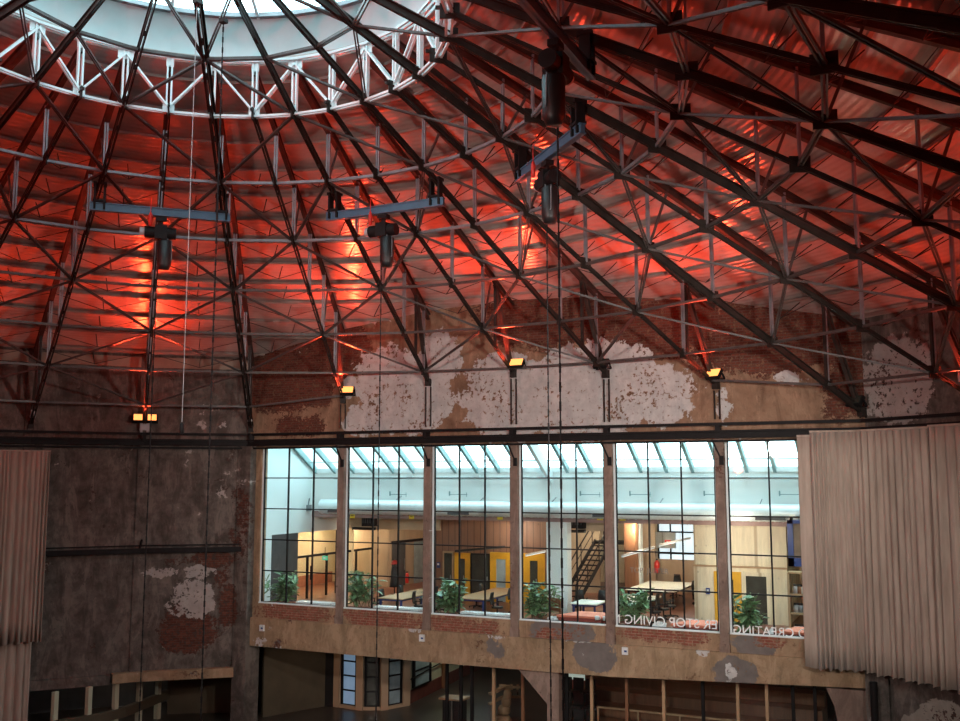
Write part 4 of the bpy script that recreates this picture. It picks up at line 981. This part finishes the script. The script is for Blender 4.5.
for px, h, w, lab, s in ((281, 1.25, 1.2, 'leafy green plant at the left end of the first bay', 1), (361, 1.4, 1.0, 'leafy green plant at the left of the second bay', 2), (449, 1.35, .9, 'leafy green plant at the left of the third bay', 3), (537, 1.35, .9, 'leafy green plant at the left of the fourth bay', 4), (633, 1.2, 1.0, 'leafy green plant at the left of the fifth bay', 5), (746, 1.15, .8, 'leafy green plant at the left of the sixth bay', 6)):
    x = at(px, 600, YP).x; plant(lab, x, YP, h, w, s, (.55 if s < 4 else .36, .25))
def grille(lab, px0, px1, z=.62):
    x0, x1 = at(px0, 606, FY+.75).x, at(px1, 606, FY+.75).x; o = thing('slatted_grille', lab, 'grille', (x0, FY+.75, ZF), 0, 'white slatted grilles along the windows'); W = x1-x0
    mb = MB(); mb.span((0,-.2,0), (W,.2,z-.08)); mb.build('case', M['white_plastic'], o)
    mb = MB(); n = int(W/.12)
    for i in range(n): mb.span((W*i/n+.015, -.2, z-.08), (W*i/n+.085, .2, z))
    mb.span((0,-.22,z-.06), (W,-.2,z-.02)); f = mb.build('slats', M['white_plastic'], o)
grille('white slatted grille along the sill of the first bay', 299, 335); grille('white slatted grille along the sill of the second bay', 376, 425); grille('white slatted grille along the sill of the third bay', 462, 514)
grille('short white slatted grille left of the coral bench in the fourth bay', 549, 556)
def backrest(lab, px0, px1):
    x0, x1 = at(px0, 620, FY+1.0).x, at(px1, 620, FY+1.0).x; o = thing('slatted_screen', lab, 'screen', (x0, FY+1.0, ZF), 0, 'slatted dividers by the sill'); W = x1-x0; n = 9
    for i in range(n):
        f = i/(n-1); mb = MB(); mb.bar((W*f, -.3, .05), (W*f, .1, .42+.22*sin(PI*min(1, f*1.15)*.7)), .06, .03); mb.build('slat', M['white_plastic'], o)
    mb = MB(); mb.bar((0, -.1, .3), (W, -.1, .3), .03, .03); mb.build('rail', M['white_plastic'], o)
backrest('white slatted screen in the fifth bay beside the plant', 649, 665); backrest('white slatted screen at the right end of the fifth bay', 718, 727); backrest('white slatted screen in the sixth bay beside the plant', 767, 774)
def bench(lab, pxs, z=.5):
    x0, x1 = at(pxs[0], 615, FY+.6).x, at(pxs[1], 615, FY+.6).x; d = 1.25; o = thing('coral_bench', lab, 'bench', (x0, FY+.65, ZF), 0, 'coral benches along the windows'); W = x1-x0
    mb = MB(); mb.prism([(0,0), (W,0), (W+.25,d), (.45,d)], z-.07, z); mb.build('top', M['coral'], o)
    mb = MB(); mb.prism([(.06,.06), (W-.06,.06), (W+.15,d-.06), (.45,d-.06)], .12, z-.07); mb.build('frame', M['coral_dark'], o)
    for x in (.2, W-.2): mb = MB(); mb.span((x-.04,.1,0), (x+.04,.2,.12)); mb.build('leg', M['black_metal'], o)
bench('wide coral red bench top behind the fourth bay', (556, 602), .72); bench('coral red bench top behind the fifth bay', (670, 706), .66); bench('coral red bench top at the right curtain', (776, 815), .64)
for k, px in enumerate((597, 605, 613)):
    p = at(px, 622, FY+.62); o = thing('ceramic_mug', 'small white mug on the sill of the fourth bay, %s of three' % ('left', 'middle', 'right')[k], 'mug', (p.x, FY+.62 if k < 2 else FY+.75, 5.02 if k < 2 else ZF+.6), 0, 'white mugs'); mb = MB(); mb.lathe([(0,0), (.07,0), (.08,.14), (.065,.14), (.06,.02), (0,.02)], n=14); mb.build('cup', M['white_plastic'], o)
    mb = MB(); mb.path([(.07,0,.11), (.12,0,.1), (.12,0,.04), (.07,0,.03)], .012); mb.build('handle', M['white_plastic'], o)
    if k < 2: mb = MB(); mb.span((-.1,-.1,-.6), (.1,.1,-.0)); 

# =================================================================== GROUND FLOOR BELOW THE BEAM
ZC = 3.6
mb = MB(); mb.span((-13.2, 35, 0), (15, 35.3, ZC)); mb.span((14.6, FY+.5, 0), (15, 35, ZC)); mb.span((-13.2, 30, 0), (-12.9, 35, ZC)); struct(mb, 'wall_ground_back', M['olive'])
# dark olive wall and door left of the bay window
pa = atz(268, 712, 0); pb = atz(337, 707, 0)
panel('wall_olive', (-12.3, 19.6), (pb.x-.6, pb.y), 0, ZC, M['olive'])
# bay window wall
BP = [Vector((-10.49, 22.62)), Vector((-9.27, 22.5)), Vector((-8.37, 22.95)), Vector((-7.92, 24.04))]
mb = MB()
for a, b in zip(BP, BP[1:]):
    d = b-a; c = (a+b)/2; r = math.atan2(d.y, d.x); L = d.length+.04
    for z0, z1 in ((0, .14), (2.62, ZC)): mb.box((c.x, c.y, (z0+z1)/2), (L, .25, z1-z0), r)
struct(mb, 'wall_bay', M['tan_wall'])
for i, w in ((0, .34), (1, .32), (2, .32), (3, .36)):
    mb = MB(); p = BP[i]; q = BP[min(3, i+1)]-BP[max(0, i-1)]; mb.box((p.x, p.y, ZC/2), (w, .3, ZC), math.atan2(q.y, q.x)); struct(mb, 'pier', M['tan_wall'])
def barwin(name, a, b, z0, z1, pane, n=4):
    d = b-a; L = d.length; r = math.atan2(d.y, d.x); w = thing('window', None, None, (a.x, a.y, z0), r); w.name = name; w['kind'] = 'structure'; H = z1-z0
    mb = MB(); mb.span((0,.02,0), (L,.06,H)); mb.build('pane', M[pane], w); mb = MB()
    for x in (.0, L): mb.span((x-.05,-.05,0), (x+.05,.08,H))
    for k in range(n+1): mb.span((0,-.04,H*k/n-.03), (L,.06,H*k/n+.03))
    mb.build('frame', M['black_metal'], w)
for k, pane in enumerate(('blind_lit', 'blind_dark', 'blind')):
    a, b = BP[k], BP[k+1]; u = (b-a).normalized(); barwin('window_%d' % (11+k), a+u*.22, b-u*.22, .14, 2.62, pane)
# pale wall receding behind the bay, with skirting, window and handrail
w0, w1 = Vector((-8.0, 24.1)), Vector((-8.6, 33.0))
panel('wall_passage', w0, w1, 0, ZC, M['pale_wall'], .2)
panel('baseboard_passage', w0+Vector((.12,.1)), w1+Vector((.12,0)), 0, .55, M['skirting'], .06)
mb = MB(); mb.box((-8.05, 24.2, ZC/2), (.4,.35,ZC)); struct(mb, 'pier', M['tan_wall'])
a, b = Vector((-7.86, 24.75)), Vector((-7.92, 26.4)); barwin('window_15', a, b, .62, 2.75, 'blind', 3)
mb = MB(); mb.box((-8.02, 28.0, ZC/2), (.16,.16,ZC)); struct(mb, 'trim_13', M['brown_wood'])
hr = thing('wall_handrail', 'thin dark handrail along the pale passage wall', 'handrail', (-7.75, 24.2, 1.1)); mb = MB(); mb.tube((0,0,0), (-.6,8.5,.35), .03, 8); mb.build('rail', M['black_metal'], hr)
for k in range(4): f = .1+.25*k; mb = MB(); mb.tube((-.6*f,8.5*f,.35*f), (-.6*f-.15,8.5*f,.35*f-.08), .015, 6); mb.build('bracket', M['black_metal'], hr)
# door between olive wall and bay
dd_ = thing('door', None, None, (pb.x-.75, pb.y-.02, 0), .1); dd_.name = 'door_3'; dd_['kind'] = 'structure'
mb = MB(); mb.span((.0,-.1,0), (.55,-.04,3.0)); mb.build('leaf', M['black'], dd_); mb = MB(); mb.span((-.12,-.12,0), (.0,.05,3.15)); mb.span((-.12,-.12,3.0), (.6,.05,3.15)); mb.build('frame', M['tan_wall'], dd_)
mb = MB(); mb.box((.1,-.13,1.1), (.04,.06,.2)); mb.build('handle', M['rod'], dd_)
# glazed screen with posts under the beam
YG = FY+.75
def gpost(px, m, w=.1, name='trim_14'):
    x = at(px, 700, YG).x; mb = MB(); mb.span((x-w/2, YG-.06, 0), (x+w/2, YG+.06, ZC)); return x, mb
gs = thing('glass_screen', None, None, (0, YG, 0)); gs.name = 'window_16'; gs['kind'] = 'structure'; 
PX = [(447,'black_metal'), (461,'black_metal'), (472,'black_metal'), (494,'tan_wood'), (523,'brown_wood'), (567,'black_metal'), (592,'tan_wood'), (627,'brown_wood'), (664,'tan_wood'), (703,'black_metal'), (738,'tan_wood'), (767,'tan_wood'), (793,'black_metal'), (815,'black_metal'), (836,'black_metal')]
for px, m in PX:
    x = at(px, 700, YG).x; mb = MB(); mb.span((x-.05,-.06,0), (x+.05,.06,ZC)); mb.build('post', M[m], gs)
xL, xR = at(447, 700, YG).x, at(836, 700, YG).x
mb = MB(); mb.span((xL,-.005,0), (xR,.005,ZC)); mb.build('pane', M['glass'], gs)
# concrete pillar with bracket below the beam
px_ = at(556, 700, FY+.3).x
mb = MB(); mb.span((px_-.22, FY, 0), (px_+.22, FY+.5, ZC)); mb.vprism([(px_-1.35, 3.25), (px_-.2, 3.25), (px_-.2, 2.1)], FY+.02, FY+.45); struct(mb, 'pillar', M['concrete_brown'])
# counters
cn = thing('bar_counter', 'dark counter with a light wooden top below the third bay', 'counter', (at(447, 705, 22).x, 21.6, 0))
mb = MB(); mb.span((0,0,0), (.85,.5,1.05)); mb.build('body', M['black'], cn); mb = MB(); mb.prism([(-.1,-.15), (.95,-.15), (.95,.6), (-.1,.6)], 1.05, 1.12); mb.build('top', M['tan_wood'], cn); mb = MB(); mb.span((.4,-.03,.05), (.46,0,1.0)); mb.build('joint', M['grey_panel'], cn)
a0, a1, a2 = at(490, 694, 23), at(504, 687, 23.6), at(521, 687, 24.4)
cn = thing('stair_balustrade', 'grey balustrade with two light wooden rails at the stair below the third bay', 'balustrade', (a0.x, 23, 0)); O = Vector((a0.x, 23, 0))
mb = MB()
for a, b in ((a0, a1), (a1, a2)): mb.bar(a-O, b-O, .22, .09)
mb.build('top_rail', M['tan_wood'], cn); mb = MB()
for a, b in ((a0, a1), (a1, a2)): mb.bar(a-O-Vector((0,.1,.38)), b-O-Vector((0,.1,.38)), .14, .09)
mb.build('lower_rail', M['tan_wood'], cn); mb = MB()
for a, b in ((a0, a1), (a1, a2)):
    a, b = a-O, b-O; mb.add([(a.x,a.y,0), (b.x,b.y,0), (b.x,b.y,b.z-.42), (a.x,a.y,a.z-.42), (a.x,a.y+.1,0), (b.x,b.y+.1,0), (b.x,b.y+.1,b.z-.42), (a.x,a.y+.1,a.z-.42)], [(0,1,2,3), (5,4,7,6), (3,2,6,7), (0,3,7,4), (1,5,6,2)])
mb.build('panel', M['grey_panel'], cn)
for k, px in enumerate((500, 507, 513)):
    p = at(px, 684.5, 23.8); o = thing('wooden_peg', 'small light wooden block standing behind the balustrade rail, %s of three' % ('left', 'middle', 'right')[k], 'block', (p.x, 24.3, p.z-.5), 0, 'wooden blocks behind the balustrade'); mb = MB(); mb.box((0,0,.3), (.5 if k == 0 else .08,.08,.22)); mb.build('block', M['tan_wood'], o); mb = MB(); mb.box((0,0,-p.z/2+.25), (.04,.04,p.z-.3)); mb.build('stand', M['black'], o)
q = atz(512, 721, 0); o = thing('stacked_sculpture', 'tan stacked wooden sculpture below the balustrade', 'sculpture', (q.x, 22.8, 0))
for k, (z, r, x) in enumerate(((0, .34, -.1), (.42, .26, -.05), (.74, .2, .05), (1.02, .17, .1))):
    mb = MB(); mb.lathe([(0,0), (r*.8,0), (r,.1), (r,.24), (r*.75,.34), (0,.36)], (x,0,z), 14); mb.build('block', M['tan_wood'], o)
# tribune of wood with black seats, lit panel
tr = thing('wooden_tribune', 'dark brown wooden seating tribune behind the glass screen', 'tribune', (at(566, 700, 22).x, 22, 0)); X0 = tr.location.x
xe = at(812, 700, 22).x-X0
for k in range(5): mb = MB(); mb.span((-.5, .3+.85*k, 0), (xe, .85*k+1.15, .0+.42*k+.02)); mb.build('step', M['brown_wood'], tr)
mb = MB(); mb.bar((1.2, .3, 1.2), (xe, .3, 1.2), .09, .06); 
for k in range(6): x = 1.2+(xe-1.2)*k/5; mb.bar((x,.3,.3), (x,.3,1.2), .05,.05)
mb.build('rail', M['tan_wood'], tr)
sc_ = thing('seat', '', 'seat', (0,0,0), 0, 'black seats on the tribune'); sc_.name = 'tribune_seat'
mb = MB(); mb.span((-.22,-.2,.38), (.22,.22,.46)); mb.build('cushion', M['black'], sc_); mb = MB(); mb.span((-.22,.18,.46), (.22,.26,.9)); mb.build('backrest', M['black'], sc_)
for s in (-1, 1): mb = MB(); mb.span((s*.2-.02,-.18,0), (s*.2+.02,.2,.38)); mb.build('leg', M['rod'], sc_)
first = True; 
def seat(x, y, z, lab):
    global first
    if first: sc_.location = (x, y, z); sc_['label'] = lab; first = False
    else: dup(sc_, (x, y, z), 0, lab)
for row, (y, z, nm) in enumerate(((22.62, .025, 'front'), (23.47, .445, 'second'), (24.32, .865, 'third'))):
    for k, px in enumerate((568, 577, 587)):
        x = at(577, 700, y).x+(k-1)*.52; seat(x, y, z, 'black seat in the %s row beside the concrete pillar, %s of three' % (nm, ('left', 'middle', 'right')[k]))
for k, px in enumerate((698, 712, 727, 742, 757, 770)):
    x = at(px, 705, 22.4).x; seat(x, 22.62, .025, 'black seat of the right front row behind the glass, %s from the left' % ORD[k])
lp = thing('lit_panel', 'orange and white lit panel at the back beside the concrete pillar', 'panel', at(567.5, 679, 27.5)); p2 = at(590, 679, 27.5); W = p2.x-lp.location.x
mb = MB(); mb.span((0,0,0), (W,.08,.42)); mb.build('white_strip', M['white_glow'], lp); mb = MB(); mb.span((0,0,.42), (W,.08,1.2)); mb.build('orange_strip', M['orange_glow'], lp)
panel('wall_red', XY(566, 27.7), XY(600, 27.7), 0, lp.location.z, M['coral_dark'])
# right end: concrete pier, drain pipe, right wall
xq = at(816, 700, FY+.3).x; mb = MB(); mb.vprism([(at(838, 700, FY).x, 0), (11.75, 0), (11.75, 3.5), (at(826, 690, FY).x, 3.5), (at(834, 690, FY).x, 2.95), (at(838, 690, FY).x, 2.2)], FY-.02, FY+.55); struct(mb, 'pier', M['concrete_brown'])
dp = thing('drain_pipe', 'black drain pipe in the right corner below the curtain', 'pipe', (11.95, FY-.62, 0)); mb = MB(); mb.tube((0,0,0), (0,0,3.9), .11, 12); mb.build('pipe', M['black_metal'], dp)
for z in (1, 2.6): mb = MB(); mb.tube((0,0,z), (0,0,z+.1), .13, 12); mb.build('collar', M['black_metal'], dp)
# ------ left: curved parapet gallery seen below the dark wall
pp = [atz(x, y, 1.0) for x, y in ((40, 724), (65, 719), (96, 714), (124, 707), (150, 697), (168, 689.5))]
mb = MB(); mb.loop([Vector((p.x, p.y, .82)) for p in pp], .22, .36, False); struct(mb, 'wall_parapet', M['olive'])
for i, px in enumerate((54, 88, 115, 139, 158)):
    p = atz(px, (720, 714.5, 709, 701, 694)[i], 1.0)
    mb = MB(); mb.box((p.x, p.y, .32), (.2,.2,.64)); mb.box((p.x, p.y, 1.5), (.16,.2,1.05)); struct(mb, 'post_gallery', M['pale_wall'])
gq = [pol(j, 27) for j in (-1.5, -.5, .5, 1.5, 2.5, 3.5)]; mb = MB(); mb.loop([Vector((q.x, q.y, 1.1)) for q in gq], .2, 2.4, False); struct(mb, 'wall_gallery_back', M['office_grey'])
p = pp[-1]; panel('wall_olive', (p.x, p.y), (-12.7, 20.6), 0, 2.1, M['olive'])
mb = MB(); gi = [pol(j, RW-.05) for j in (-1.5, -.5, .5, 1.5, 2.5, 3.5, 3.86)]; go = [pol(j, 27.2) for j in (-1.5, -.5, .5, 1.5, 2.5, 3.5, 3.86)]
mb.prism([(q.x, q.y) for q in gi][::-1]+[(q.x, q.y) for q in go], 2.06, 2.26); struct(mb, 'ceiling_gallery', M['office_grey'])
panel('wall_olive', (-12.3, 18.3), (-14.5, 24), 0, 4.4, M['olive'])
panel('wall_ground_back', (-13.1, 19), (-13.1, 35), 0, ZC, M['olive'])

# =================================================================== WORLD, LIGHTS, CAMERA
W = bpy.data.worlds.new('sky'); S.world = W; W.use_nodes = True; nt = W.node_tree; bg = nt.nodes['Background']
tc = nd(nt, 'ShaderNodeTexCoord').outputs['Generated']; n_ = noise(nt, tc, 3.0, 4)
c = mixc(nt, mrange(nt, n_, .35, .65), (.55,.88,1.0), (.72,.94,1.0)); nt.links.new(c, bg.inputs['Color']); bg.inputs['Strength'].default_value = 6.0
def light(name, kind, loc, energy, col, target=None, **k):
    d = bpy.data.lights.new(name, kind); d.energy = energy; d.color = col
    for a, v in k.items(): setattr(d, a, v)
    o = bpy.data.objects.new(name, d); COL.objects.link(o); o.location = loc
    if target is not None: o.rotation_euler = (Vector(target)-Vector(loc)).to_track_quat('-Z', 'Y').to_euler()
    return o
# daylight portals
pt = light('skylight_portal', 'AREA', (0, 0, 22.55), 1, (1,1,1), (0,0,0), shape='DISK', size=11.6); pt.data.cycles.is_portal = True
pt = light('office_portal', 'AREA', (.6, 21.2, 12.0), 1, (1,1,1), None, shape='RECTANGLE', size=27.4, size_y=6.6); pt.rotation_euler = (-math.atan2(3.48, 5.65), 0, 0); pt.data.cycles.is_portal = True
# red floodlights at every light truss
for j in range(-9, 16, 2):
    re = rend(j); 
    if j >= 19 : re = RW
    p = pol(j, re-.72, zb(re)+.72); tgt = p+Vector((-p.x, -p.y, 0)).normalized()*cos(rad(38))+Vector((0, 0, sin(rad(38))))
    light('floodlight_beam', 'SPOT', p, 3700 if j < 11 else 2100, (1.0, .05, .016), tgt, spot_size=rad(84), spot_blend=1.0, shadow_soft_size=.14)
    light('floodlight_spill', 'SPOT', p, 330 if j < 11 else 500, (1.0, .07, .03), tgt, spot_size=rad(165), spot_blend=.5, shadow_soft_size=.3)
# added white fill spots without fittings, aimed at the gable and left wall
for x, y, z, t, e in ((15.5, -4, 12.5, (1, 18, 10), 8500), (4, -17, 12.0, (2, 18, 10.5), 8500), (16.5, 3, 9.5, (9, 18, 7), 1600), (13, 2, 12.5, (-18, 13, 7), 4200)):
    light('fill_spot', 'SPOT', (x, y, z), e, (1, .96, .90), t, spot_size=rad(58), spot_blend=.8, shadow_soft_size=.5)
# office lamps; some ceiling points are added fill for cabin and stair wall
for x, y, z, e in ((-14.7, 25.5, 7.2, 160), (-14.7, 28.8, 7.2, 120)): light('corridor_lamp', 'POINT', (x, y, z), e*1.3, (1, .80, .50), shadow_soft_size=.15)
for x, y, e in ((-10.2, 27.2, 60), (-7.0, 27.6, 60), (-3.5, 25.4, 40), (1.5, 28.5, 110), (4.2, 29.5, 60), (6.8, 22.4, 60), (-.6, 29.6, 70), (-8.3, 30.5, 40)): light('ceiling_lamp_fill', 'POINT', (x, y, 7.7), e*2.6, (1, .87, .68), shadow_soft_size=.12)
light('cabin_lamp', 'POINT', (8.6, 20.6, 7.9), 30, (1, .75, .45), shadow_soft_size=.1)
# ground floor lamps without fittings, some added to brighten parapet and passage
for x, y, z, e, c_ in ((-9.4, 20.6, 3.0, 15, (1,.75,.45)), (-6.6, 27, 3.2, 70, (.85,1,.8)), (-6.8, 31, 3.2, 18, (.7,.9,1)), (-18.2, 17.6, 1.9, 14, (1,.8,.6)), (-3, 23.5, 3.1, 10, (1,.7,.4)), (4, 25, 3.2, 8, (1,.6,.35)), (8, 23.5, 3.2, 9, (1,.7,.45)), (-5.4, 22.2, 3.2, 24, (.55,.85,1)), (-1.6, 26.0, 3.2, 7, (1,.75,.45))):
    light('lobby_lamp_fill', 'POINT', (x, y, z), e, c_, shadow_soft_size=.15)

cam = bpy.data.cameras.new('camera'); co = bpy.data.objects.new('camera', cam); COL.objects.link(co); co.location = CAM
co.rotation_euler = (PI/2+PITCH, 0, YAW); cam.sensor_width = 36; cam.lens = F/960*36; cam.clip_start = .1; cam.clip_end = 300
S.camera = co
S.view_settings.view_transform = 'Standard'; S.view_settings.look = 'None'; S.view_settings.gamma = 1; S.view_settings.use_curve_mapping = False
S.view_settings.exposure = 0
S.cycles.use_denoising = True; S.cycles.max_bounces = 8; S.cycles.diffuse_bounces = 4; S.cycles.transparent_max_bounces = 12; S.cycles.sample_clamp_indirect = 6
S.cycles.caustics_reflective = False; S.cycles.caustics_refractive = False
